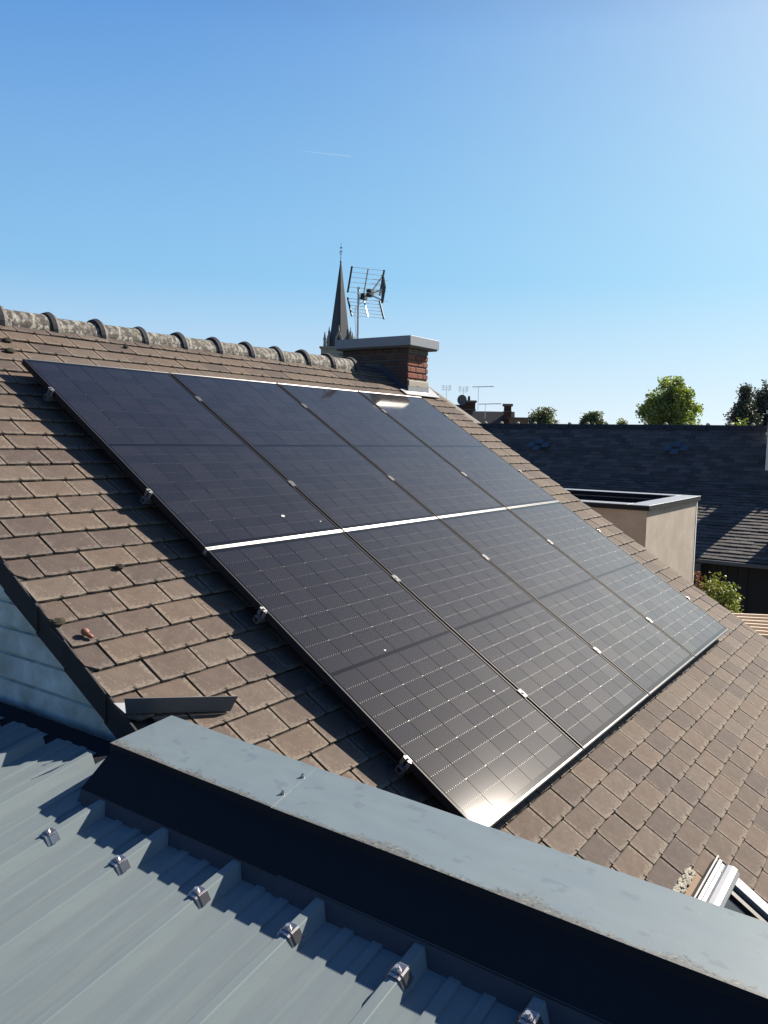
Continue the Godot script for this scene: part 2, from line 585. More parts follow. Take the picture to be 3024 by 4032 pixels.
func slate_house() -> void:
	var house := thing("slate_house", "brown slate roofed house under the solar panels, with brick chimney and lichened ridge tiles", "house")
	# walls
	var st := stool()
	box(st, Vector3(-0.76, 0, -5.9), Vector3(4.94, 2.36, 4.6))
	obj("wall", st, M.render, house)
	st = stool()
	for x in [-0.76, 4.84]:
		prism(st, [Vector3(x, 2.36, -5.9), Vector3(x, 2.36, 4.55), Vector3(x, 5.72, -0.69)], Vector3(0.10, 0, 0))
	obj("gable", st, M.render, house)
	# roof deck, both slopes; the slates hang on it
	st = stool()
	prism(st, [Vector3(-0.84, -0.135, -0.70), Vector3(5.02, -0.135, -0.70), Vector3(5.02, -0.135, 2.5), Vector3(-0.84, -0.135, 2.5)], Vector3(0, -0.05, 0))
	prism(st, [Vector3(-0.74, -0.135, 2.5), Vector3(5.02, -0.135, 2.5), Vector3(5.02, -0.135, 5.95), Vector3(-0.74, -0.135, 5.95)], Vector3(0, -0.05, 0))
	var at := Transform3D(RB, R0)
	var roof := obj("roof", st, M.deck, house, at)
	st = stool()
	var ry := 5.88
	prism(st, [Vector3(-0.84, ry, -0.71), Vector3(5.04, ry, -0.71), Vector3(5.04, ry - 3.4, -6.07), Vector3(-0.84, ry - 3.4, -6.07)], Vector3(0, -0.05, 0))
	obj("rear_slope", st, M.barn[3], house)

	# slates
	var r := RandomNumberGenerator.new()
	r.seed = 42
	var common := []
	for k in 14:
		common.append(slate_mesh(0.2225, r))
	var pitch := 0.2325
	var found := []
	for k in range(-18, 32):
		var v := 1.824 + 0.132 * k
		var off := -0.52 if posmod(k, 2) == 0 else -0.52 + pitch * 0.5
		off += r.randf_range(-0.006, 0.006)
		var umin := -0.872 if v < 2.60 else -0.775
		var umax := 5.055 + r.randf_range(-0.008, 0.006)
		for i in range(-3, 27):
			var u := off + pitch * i + r.randf_range(-0.002, 0.002)
			var lo := maxf(u - 0.11125, umin + r.randf_range(0.0, 0.006))
			var hi := minf(u + 0.11125, umax)
			var wd := hi - lo
			if wd < 0.035:
				continue
			if v < -0.14 and hi > 4.40 and lo < 4.82:     # chimney
				if lo < 4.36 and hi < 4.6:
					hi = 4.415
					wd = hi - lo
				else:
					continue
			if v > 4.22 and v < 5.40 and lo > 0.33 and hi < 1.32:   # roof window
				continue
			var full := wd > 0.2220
			var mesh: ArrayMesh = common[r.randi() % common.size()] if full else slate_mesh(wd, r, minf(0.036, wd * 0.4) if lo < umin + 0.01 and v < 2.6 else 0.0)
			var uc := (lo + hi) * 0.5
			var rot := Basis(Vector3.UP, r.randf_range(-0.006, 0.006)) * Basis(Vector3.BACK, r.randf_range(-0.005, 0.005)) * Basis(Vector3.RIGHT, r.randf_range(-0.003, 0.006))
			var tr := Transform3D(rot, Vector3(uc, -SZ + r.randf_range(-0.0010, 0.0016), v + r.randf_range(-0.0025, 0.0025)))
			var w := R0 + RB * Vector3(uc, -SZ, v - 0.06)
			var hid: bool = (uc > 0.28 and uc < 4.16 and v > 0.05 and v < 3.52) or covered(w) or not in_view(w)
			found.append({"mesh": mesh, "at": tr, "mat": M.slates[r.randi() % M.slates.size()], "score": -1.0 if hid else 1.0 / (w - CAM).length_squared(), "hook": full})
	found.sort_custom(func(a, b): return a.score > b.score)
	var rest := {}
	var hooks := stool()
	for i in found.size():
		var d: Dictionary = found[i]
		if i < 300:
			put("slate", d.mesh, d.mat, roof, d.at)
		else:
			if not rest.has(d.mat):
				rest[d.mat] = stool()
			(rest[d.mat] as SurfaceTool).append_from(d.mesh, 0, d.at)
		if d.hook:
			var o: Vector3 = d.at.origin
			box(hooks, o + Vector3(-0.0017, -0.009, 0.000), o + Vector3(0.0017, 0.006, 0.0045))
			box(hooks, o + Vector3(-0.0015, 0.002, -0.013), o + Vector3(0.0015, 0.005, 0.0))
	var joined := ArrayMesh.new()
	for m in rest:
		(rest[m] as SurfaceTool).commit(joined)
		joined.surface_set_material(joined.get_surface_count() - 1, m)
	var more := MeshInstance3D.new()
	more.name = "farther_slates"
	more.mesh = joined
	roof.add_child(more)
	stuff(more)
	stuff(obj("slate_hooks", hooks, M.hook, roof))

	# verge slates that hang below the edge on the left gable
	var ends := [-0.30, 0.10, 0.42, 0.74, 1.05, 1.32, 1.585, 1.83, 2.05, 2.32, 2.56]
	for i in ends.size() - 1:
		st = stool()
		var dd := 0.112 + 0.008 * (i % 2)
		var a := roofp(-0.872, -0.106, ends[i] - 0.01)
		var b := roofp(-0.872, -0.106, ends[i + 1] + 0.012)
		var x := 0.006 * (i % 2)
		a.x += x
		b.x += x
		prism(st, [a, b, b - Vector3(0, dd - 0.006, 0), a - Vector3(0, dd + 0.004, 0)], Vector3(0.008, 0, 0))
		obj("verge_slate", st, M.verge, house)
	# right verge: a thin dark edge
	st = stool()
	prism(st, [Vector3(5.035, -0.118, -0.7), Vector3(5.035, -0.118, 5.9), Vector3(5.035, -0.20, 5.9), Vector3(5.035, -0.20, -0.7)], Vector3(0.012, 0, 0))
	obj("verge_board", st, M.verge, house, at)

	# cladding boards on the left gable
	for i in 18:
		var y0 := 4.067 + 0.1075 * (i - 1)
		var y1 := y0 + 0.1075
		# slope line of the verge underside
		var zr := func(y: float) -> float: return (5.42 - y) / 0.6346 - 0.02
		var zl := func(y: float) -> float: return -1.40 - zr.call(y)
		if zr.call(y1) < -0.6:
			break
		st = stool()
		var ys := [y0, y0 + 0.006, y0 + 0.016, y1 - 0.004]
		var xs := [-0.822, -0.822, -0.840, -0.838]
		for k in 3:
			quad(st, Vector3(xs[k], ys[k], zl.call(ys[k])), Vector3(xs[k], ys[k], zr.call(ys[k])), Vector3(xs[k + 1], ys[k + 1], zr.call(ys[k + 1])), Vector3(xs[k + 1], ys[k + 1], zl.call(ys[k + 1])), Vector3(-1, 0.2, 0))
		quad(st, Vector3(-0.838, y1 - 0.004, zl.call(y1 - 0.004)), Vector3(-0.838, y1 - 0.004, zr.call(y1 - 0.004)), Vector3(-0.822, y1, zr.call(y1)), Vector3(-0.822, y1, zl.call(y1)), Vector3(0, 1, 0))
		prism(st, [Vector3(-0.8215, y0, zl.call(y0)), Vector3(-0.8215, y0, zr.call(y0)), Vector3(-0.8215, y1, zr.call(y1)), Vector3(-0.8215, y1, zl.call(y1))], Vector3(0.03, 0, 0))
		obj("cladding_board", st, M.board, house)

	# ridge tiles
	var tile := stool()
	var ring := stool()
	var arc := func(s: SurfaceTool, x0: float, x1: float, a0: float, b0: float, a1: float, b1: float, th: float) -> void:
		var seg := 14
		for i in seg:
			var t0 := PI * i / seg
			var t1 := PI * (i + 1) / seg
			var p00 := Vector3(x0, b0 * sin(t0), a0 * cos(t0))
			var p01 := Vector3(x0, b0 * sin(t1), a0 * cos(t1))
			var p10 := Vector3(x1, b1 * sin(t0), a1 * cos(t0))
			var p11 := Vector3(x1, b1 * sin(t1), a1 * cos(t1))
			quad(s, p00, p01, p11, p10, Vector3(0, p00.y + p01.y, p00.z + p01.z))
			for e in [[x0, a0, b0, -1.0], [x1, a1, b1, 1.0]]:
				var x: float = e[0]
				var q0 := Vector3(x, (e[2] - th) * sin(t0), (e[1] - th) * cos(t0))
				var q1 := Vector3(x, (e[2] - th) * sin(t1), (e[1] - th) * cos(t1))
				quad(s, Vector3(x, e[2] * sin(t0), e[1] * cos(t0)), Vector3(x, e[2] * sin(t1), e[1] * cos(t1)), q1, q0, Vector3(e[3], 0, 0))
		for sg in [-1.0, 1.0]:
			quad(s, Vector3(x0, 0, sg * a0), Vector3(x1, 0, sg * a1), Vector3(x1, 0, sg * (a1 - th)), Vector3(x0, 0, sg * (a0 - th)), Vector3.DOWN)
	arc.call(tile, 0.0, 0.366, 0.106, 0.121, 0.110, 0.125, 0.014)
	arc.call(ring, -0.028, 0.0, 0.122, 0.145, 0.131, 0.155, 0.03)
	arc.call(ring, 0.0, 0.026, 0.131, 0.155, 0.120, 0.143, 0.03)
	var tm := tile.commit()
	var rm := ring.commit()
	for k in 13:
		var x := -0.88 + 0.371 * k
		if x > 3.95 and x < 4.7:
			continue
		var tr := Transform3D(Basis(Vector3.FORWARD, r.randf_range(-0.012, 0.012)), Vector3(x, 5.838 + r.randf_range(-0.004, 0.004) - 0.012 * sin(x * 0.9), -0.69))
		var tl := put("ridge_tile", tm, M.ridge, house, tr)
		put("collar", rm, M.collar, tl)
	var tl2 := put("ridge_tile", rm, M.collar, house, Transform3D(Basis.IDENTITY, Vector3(3.945, 5.835, -0.69)))
	tl2.name = "ridge_tile"
	# mortar bed below the ridge tiles
	st = stool()
	prism(st, [Vector3(-0.86, 5.80, -0.585), Vector3(4.41, 5.80, -0.585), Vector3(4.41, 5.80, -0.795), Vector3(-0.86, 5.80, -0.795)], Vector3(0, 0.05, 0))
	obj("ridge_bedding", st, M.mortar_dark, house)
	chimney(house)
	roof_window(house)

func chimney(house: Node3D) -> void:
	var st := stool()
	var x0 := 4.42
	var x1 := 4.80
	var z0 := -1.14
	var z1 := -0.292
	# core in mortar, bricks stand proud of it
	box(st, Vector3(x0 + 0.006, 4.6, z0 + 0.006), Vector3(x1 - 0.006, 6.13, z1 - 0.006))
	var ch := obj("chimney", st, M.mortar, house)
	ch.set_meta("label", "brick chimney with its west face coloured as shade, straddling the ridge under a grey metal cap")
	st = stool()
	box(st, Vector3(x0 + 0.003, 5.0, z0), Vector3(x0 + 0.02, 6.13, z1 - 0.02))
	obj("shaded_joint", st, M.mortar_dark, ch)  # dark joints that carry the west face shade in their colour
	var r := RandomNumberGenerator.new()
	r.seed = 5
	var gauge := 0.0635
	for k in 15:
		var y := 5.30 + gauge * k
		if y + 0.05 > 6.13:
			break
		# west face (towards the camera, its shade also put into the brick colour)
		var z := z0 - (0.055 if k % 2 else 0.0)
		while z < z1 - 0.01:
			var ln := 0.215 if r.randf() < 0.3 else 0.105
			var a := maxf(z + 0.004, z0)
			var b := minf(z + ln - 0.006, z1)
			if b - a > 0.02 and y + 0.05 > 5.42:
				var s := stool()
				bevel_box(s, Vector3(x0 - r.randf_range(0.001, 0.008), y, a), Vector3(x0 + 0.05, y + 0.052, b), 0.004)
				obj("brick", s, M.shaded_brick[r.randi() % 4], ch)
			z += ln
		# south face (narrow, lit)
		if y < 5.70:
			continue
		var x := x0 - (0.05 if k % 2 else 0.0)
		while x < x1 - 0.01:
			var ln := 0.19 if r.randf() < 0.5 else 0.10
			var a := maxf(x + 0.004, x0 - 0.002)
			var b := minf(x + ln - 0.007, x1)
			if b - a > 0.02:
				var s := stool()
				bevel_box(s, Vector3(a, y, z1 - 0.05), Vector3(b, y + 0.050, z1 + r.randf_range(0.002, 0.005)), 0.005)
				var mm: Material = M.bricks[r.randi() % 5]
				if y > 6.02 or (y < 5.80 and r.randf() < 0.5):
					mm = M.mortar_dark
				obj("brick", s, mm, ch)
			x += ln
	# crumbling patch of mortar at the foot
	st = stool()
	bevel_box(st, Vector3(4.425, 5.71, -0.30), Vector3(4.80, 5.785, -0.276), 0.008)
	obj("mortar_patch", st, M.white_lichen, ch)
	# cap: folded grey metal
	st = stool()
	bevel_box(st, Vector3(4.335, 6.128, -1.185), Vector3(4.895, 6.225, -0.212), 0.003)
	obj("cap", st, M.zinc, ch)
	st = stool()
	box(st, Vector3(4.35, 6.112, -1.175), Vector3(4.88, 6.1285, -0.225))
	obj("cap_underside", st, M.mortar_dark, ch)
	st = stool()
	box(st, Vector3(4.45, 6.07, -1.22), Vector3(4.62, 6.10, -1.13))
	obj("cap_bracket", st, M.paint, ch)
	# zinc flashing at the foot, and the apron that runs onto the slates
	st = stool()
	prism(st, [Vector3(4.412, 5.655, z1 + 0.004), Vector3(4.81, 5.655, z1 + 0.004), Vector3(4.81, 5.728, z1 + 0.004), Vector3(4.412, 5.728, z1 + 0.004)], Vector3(0, 0, 0.012))
	obj("flashing", st, M.zinc, ch)
	st = stool()
	var n := -SZ + 0.006
	prism(st, [roofp(4.30, n, -0.30), roofp(4.99, n + 0.004, -0.40), roofp(4.93, n + 0.004, -0.185), roofp(4.30, n, -0.20)], RB * Vector3(0, 0.004, 0))
	obj("flashing_apron", st, M.zinc, ch)
	st = stool()
	prism(st, [roofp(4.80, n, -0.42), roofp(4.98, n, -0.50), roofp(4.985, n + 0.06, -0.50), roofp(4.83, n + 0.05, -0.38)], RB * Vector3(0, 0.004, 0.004))
	obj("flashing_fold", st, M.zinc_dark, ch)
	# dark patch up the west side, painted shadow and render in one
	st = stool()
	prism(st, [Vector3(x0 - 0.012, 5.55, -1.0), Vector3(x0 - 0.012, 5.60, -0.30), Vector3(x0 - 0.012, 5.70, -0.296), Vector3(x0 - 0.012, 5.84, -0.45), Vector3(x0 - 0.012, 5.95, -0.66), Vector3(x0 - 0.012, 5.965, -0.80), Vector3(x0 - 0.012, 5.94, -1.0)], Vector3(0.004, 0, 0))
	obj("shadow_patch", st, M.zinc_dark, ch)

func roof_window(house: Node3D) -> void:
	var w := group_part("roof_window", house, Transform3D(RB, R0))
	var b := -SZ
	var st := stool()
	# frame: right stile, left stile, bottom rail
	bevel_box(st, Vector3(1.165, b - 0.02, 4.30), Vector3(1.245, b + 0.045, 5.30), 0.004)
	bevel_box(st, Vector3(0.40, b - 0.02, 4.30), Vector3(0.48, b + 0.045, 5.30), 0.004)
	bevel_box(st, Vector3(0.48, b - 0.02, 5.22), Vector3(1.165, b + 0.045, 5.30), 0.004)
	obj("frame", st, M.paint, w)
	for x in [1.115, 0.482]:
		st = stool()
		box(st, Vector3(x, b - 0.02, 4.36), Vector3(x + 0.048, b + 0.026, 5.21))
		obj("sash", st, M.black, w)
	st = stool()
	box(st, Vector3(0.53, b - 0.02, 4.37), Vector3(1.115, b + 0.010, 5.21))
	obj("pane", st, M.glass, w)
	# hood over the head of the window: a rounded profile
	st = stool()
	var prof := [Vector2(4.268, 0.0), Vector2(4.272, 0.048), Vector2(4.284, 0.052), Vector2(4.292, 0.040), Vector2(4.304, 0.042), Vector2(4.312, 0.058), Vector2(4.330, 0.068), Vector2(4.352, 0.070), Vector2(4.372, 0.060), Vector2(4.380, 0.036)]
	for i in prof.size() - 1:
		var p: Vector2 = prof[i]
		var q: Vector2 = prof[i + 1]
		quad(st, Vector3(0.40, b + p.y, p.x), Vector3(1.245, b + p.y, p.x), Vector3(1.245, b + q.y, q.x), Vector3(0.40, b + q.y, q.x), Vector3(0, q.x - p.x, -(q.y - p.y)))
	for x in [0.40, 1.245]:
		for i in range(1, prof.size() - 1):
			tri(st, Vector3(x, b, 4.32), Vector3(x, b + prof[i].y, prof[i].x), Vector3(x, b + prof[i + 1].y, prof[i + 1].x), Vector3(1 if x > 1 else -1, 0, 0))
	obj("hood", st, tone(M.zinc, 0.95), w)
	st = stool()
	box(st, Vector3(0.40, b + 0.0, 4.255), Vector3(1.252, b + 0.056, 4.262))
	obj("upstand", st, M.zinc_dark, w)
	# lichened mortar strip and the stained gutter behind it
	st = stool()
	var r := RandomNumberGenerator.new()
	r.seed = 31
	for i in 260:
		var x := r.randf_range(0.42, 1.07)
		var z := 4.202 + r.randf_range(-0.018, 0.022)
		blob(st, Vector3(x, b + 0.004, z), Vector3(r.randf_range(0.005, 0.014), r.randf_range(0.003, 0.006), r.randf_range(0.004, 0.010)), 4, 0.2)
	obj("lichen_strip", st, M.white_lichen, w)
	st = stool()
	box(st, Vector3(0.40, b - 0.03, 4.19), Vector3(1.10, b - 0.006, 4.255))
	obj("stained_gutter", st, mat(0.17, 0.115, 0.075, 0.85), w)

# ---------------------------------------------------------------- the metal roofed annex
func annex() -> void:
	var an := thing("metal_annex", "annex with a pale green ribbed metal roof behind a flat blue-grey coping", "building")
	var st := stool()
	box(st, Vector3(-6.2, 0, 0.1), Vector3(-0.98, 3.0, 5.6))
	obj("wall", st, M.render, an)
	# parapet body under the coping
	st = stool()
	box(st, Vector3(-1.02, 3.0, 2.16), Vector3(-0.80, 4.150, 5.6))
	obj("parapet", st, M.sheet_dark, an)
	# upstand: lip of the coping, then a sloping dark face, then a lighter apron between the ribs
	st = stool()
	var zA := 2.20
	var zB := 5.6
	quad(st, Vector3(-1.050, 4.190, zA), Vector3(-1.105, 4.190, zB), Vector3(-1.220, 4.093, zB), Vector3(-1.174, 4.098, zA), Vector3(-1, 0.6, 0))
	quad(st, Vector3(-1.050, 4.190, zA), Vector3(-1.174, 4.098, zA), Vector3(-1.174, 3.9, zA), Vector3(-0.9, 3.9, zA), Vector3(0, 0, -1))
	quad(st, Vector3(-1.050, 4.190, zA), Vector3(-0.9, 4.190, zA), Vector3(-0.9, 3.9, zA), Vector3(-0.95, 3.9, zA), Vector3(0, 0, -1))
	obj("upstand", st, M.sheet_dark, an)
	for e in [[2.20, 3.02], [3.02, 5.6]]:
		st = stool()
		var xa: float = -1.170 - 0.012 * (e[0] - 2.2)
		var xb: float = -1.170 - 0.012 * (e[1] - 2.2)
		var o := 0.003 if e[0] > 3.0 else 0.0
		quad(st, Vector3(xa - o, 4.101, e[0]), Vector3(xb - o, 4.096, e[1]), Vector3(xb - 0.022 - o, 4.045, e[1]), Vector3(xa - 0.022 - o, 4.05, e[0]), Vector3(-1, 0.3, 0))
		quad(st, Vector3(xa - 0.022 - o, 4.05, e[0]), Vector3(xb - 0.022 - o, 4.045, e[1]), Vector3(xb - 0.032 - o, 4.040, e[1]), Vector3(xa - 0.032 - o, 4.045, e[0]), Vector3(-0.3, 1, 0))
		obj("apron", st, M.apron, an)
	# flashing below the cladding to the left of the coping
	st = stool()
	quad(st, Vector3(-0.845, 4.075, 0.1), Vector3(-0.845, 4.075, 2.2), Vector3(-0.90, 4.103, 2.2), Vector3(-0.90, 4.103, 0.1), Vector3(0, 1, 0))
	quad(st, Vector3(-0.90, 4.103, 0.1), Vector3(-0.90, 4.105, 2.2), Vector3(-1.00, 4.085, 2.2), Vector3(-1.00, 4.085, 0.1), Vector3(-0.5, 1, 0))
	quad(st, Vector3(-1.00, 4.085, 0.1), Vector3(-1.00, 4.085, 2.2), Vector3(-1.06, 4.07, 2.2), Vector3(-1.06, 4.07, 0.1), Vector3(-1, 1, 0))
	obj("wall_flashing", st, M.sheet_dark, an)
	# ribbed sheet: pans and ribs, falling 10 degrees away from the parapet
	var slope := tan(deg_to_rad(10.0))
	var ytop := func(x: float) -> float: return 4.079 + slope * (x + 1.25)
	var xl := -6.0
	var nrib := 11
	for k in range(-8, nrib):
		var zr := 2.593 + 0.2840 * k
		var xe := -1.172 if zr > 2.24 else -1.02
		# rib
		st = stool()
		var pr := [Vector2(-0.030, 0.0), Vector2(-0.0140, 0.0312), Vector2(-0.0115, 0.033), Vector2(0.0115, 0.033), Vector2(0.0140, 0.0312), Vector2(0.030, 0.0)]
		for i in pr.size() - 1:
			var a: Vector2 = pr[i]
			var b: Vector2 = pr[i + 1]
			var ya: float = ytop.call(xe) - 0.033
			var yb: float = ytop.call(xl) - 0.033
			quad(st, Vector3(xe, ya + a.y, zr + a.x), Vector3(xe, ya + b.y, zr + b.x), Vector3(xl, yb + b.y, zr + b.x), Vector3(xl, yb + a.y, zr + a.x), Vector3(0, b.x - a.x, -(b.y - a.y)))
		obj("rib", st, M.sheet, an)
		# pan with two shallow swages
		st = stool()
		var za := zr + 0.030
		var pp := [Vector2(0, 0), Vector2(0.052, 0.0), Vector2(0.0540, 0.0048), Vector2(0.082, 0.0048), Vector2(0.0845, 0.0), Vector2(0.135, 0.0), Vector2(0.1370, 0.0048), Vector2(0.165, 0.0048), Vector2(0.1675, 0.0), Vector2(0.224, 0)]
		for i in pp.size() - 1:
			var a: Vector2 = pp[i]
			var b: Vector2 = pp[i + 1]
			var ya: float = ytop.call(xe + 0.05) - 0.033
			var yb: float = ytop.call(xl) - 0.033
			quad(st, Vector3(xe + 0.05, ya + a.y, za + a.x), Vector3(xe + 0.05, ya + b.y, za + b.x), Vector3(xl, yb + b.y, za + b.x), Vector3(xl, yb + a.y, za + a.x), Vector3(0, b.x - a.x, -(b.y - a.y)))
		obj("pan", st, M.sheet, an)
		# saddle clip with its bolt
		if k < -1 or k > 4:
			continue
		var xc: float = [-1.356, -1.337, -1.319, -1.302, -1.279, -1.25][k + 1]
		var yc: float = ytop.call(xc)
		var tr := Transform3D(Basis(Vector3.BACK, atan(slope)), Vector3(xc, yc, zr))
		st = stool()
		var cp := [Vector2(-0.0255, -0.022), Vector2(-0.0165, 0.000), Vector2(-0.012, 0.0035), Vector2(0.012, 0.0035), Vector2(0.0165, 0.000), Vector2(0.0255, -0.022)]
		for i in cp.size() - 1:
			var a: Vector2 = cp[i]
			var b: Vector2 = cp[i + 1]
			for e in [[-0.019, -0.008, 0.0], [-0.008, 0.008, 0.0025], [0.008, 0.019, 0.0]]:
				var nn := Vector3(0, b.x - a.x, -(b.y - a.y)).normalized()
				var p0: Vector3 = Vector3(e[0], a.y, a.x) + nn * e[2]
				var p1: Vector3 = Vector3(e[0], b.y, b.x) + nn * e[2]
				var p2: Vector3 = Vector3(e[1], b.y, b.x) + nn * e[2]
				var p3: Vector3 = Vector3(e[1], a.y, a.x) + nn * e[2]
				quad(st, p0, p1, p2, p3, nn)
				for s in [[p0, p1, -1.0], [p3, p2, 1.0]]:
					quad(st, s[0], s[1], s[1] - nn * 0.005, s[0] - nn * 0.005, Vector3(s[2], 0, 0))
		var clip := obj("saddle_clip", st, M.steel, an, tr)
		st = stool()
		tube(st, Vector3(0, 0.003, 0), Vector3(0, 0.0085, 0), 0.0085, 0.0085, 12)
		tube(st, Vector3(0, 0.0085, 0), Vector3(0, 0.015, 0), 0.0062, 0.0058, 6)
		obj("bolt", st, M.alu, clip)
	# coping: two sheets with a lapped joint
	coping_sheet(an, Vector2(-1.056, 2.185), Vector2(-0.766, 2.140), Vector2(-1.079, 2.90), Vector2(-0.803, 2.83), 0.0025, 0.0, 0.24)
	coping_sheet(an, Vector2(-1.077, 2.86), Vector2(-0.801, 2.79), Vector2(-1.118, 5.6), Vector2(-0.885, 5.6), 0.0, 0.22, 1.0)
	for p in [Vector2(-1.002, 2.872), Vector2(-0.884, 2.843)]:
		st = stool()
		tube(st, Vector3(p.x, 4.201, p.y), Vector3(p.x, 4.206, p.y), 0.007, 0.007, 12)
		tube(st, Vector3(p.x, 4.206, p.y), Vector3(p.x + 0.001, 4.214, p.y), 0.0045, 0.004, 6)
		obj("screw", st, M.steel, an)

func coping_sheet(an: Node3D, n0: Vector2, f0: Vector2, n1: Vector2, f1: Vector2, lift: float, u0: float, u1: float) -> void:
	var st := stool()
	var y := 4.2 + lift
	var seg := 12
	for i in seg:
		var t0 := float(i) / seg
		var t1 := float(i + 1) / seg
		var a := n0.lerp(n1, t0)
		var b := n0.lerp(n1, t1)
		var c := f0.lerp(f1, t1)
		var d := f0.lerp(f1, t0)
		var ua := lerpf(u0, u1, t0)
		var ub := lerpf(u0, u1, t1)
		var w := func(t: float, s: float) -> float: return 0.0016 * sin(t * 9.0 + s) * (1.0 if lift == 0.0 else 0.3)
		var A := Vector3(a.x, y + w.call(t0, 0.0), a.y)
		var B := Vector3(b.x, y + w.call(t1, 0.0), b.y)
		var C := Vector3(c.x, y + w.call(t1, 1.0), c.y)
		var D := Vector3(d.x, y + w.call(t0, 1.0), d.y)
		tri(st, A, B, C, Vector3.UP, Vector2(ua, 0), Vector2(ub, 0), Vector2(ub, 1))
		tri(st, A, C, D, Vector3.UP, Vector2(ua, 0), Vector2(ub, 1), Vector2(ua, 1))
		var dn := Vector3(0, 0.0022 + lift, 0)
		quad(st, D, C, C - Vector3(0, 0.05, 0), D - Vector3(0, 0.05, 0), Vector3(1, 0, 0), Vector2(ua, 0.8), Vector2(ub, 0.95))
		if i == 0:
			quad(st, A, D, D - dn, A - dn, Vector3(0, 0, -1), Vector2(0, 0.5), Vector2(0.01, 0.52))
		if i == seg - 1:
			quad(st, B, C, C - dn, B - dn, Vector3(0, 0, 1), Vector2(0, 0.5), Vector2(0.01, 0.52))
	var o := obj("coping", st, M.coping, an)
	st = stool()
	# the folded lip on the metal roof side
	var y2 := y - 0.0006
	quad(st, Vector3(n0.x, y2, n0.y), Vector3(n1.x, y2, n1.y), Vector3(n1.x - 0.001, 4.158, n1.y), Vector3(n0.x - 0.001, 4.170, n0.y), Vector3(-1, 0, 0))
	quad(st, Vector3(n0.x - 0.001, 4.170, n0.y), Vector3(n1.x - 0.001, 4.158, n1.y), Vector3(n1.x + 0.012, 4.156, n1.y), Vector3(n0.x + 0.012, 4.168, n0.y), Vector3(0, -1, 0))
	quad(st, Vector3(n0.x, y2, n0.y), Vector3(f0.x, y2, f0.y), Vector3(f0.x, 4.12, f0.y + 0.004), Vector3(n0.x, 4.12, n0.y + 0.004), Vector3(0, 0, -1))
	obj("lip", st, M.sheet_dark, o)

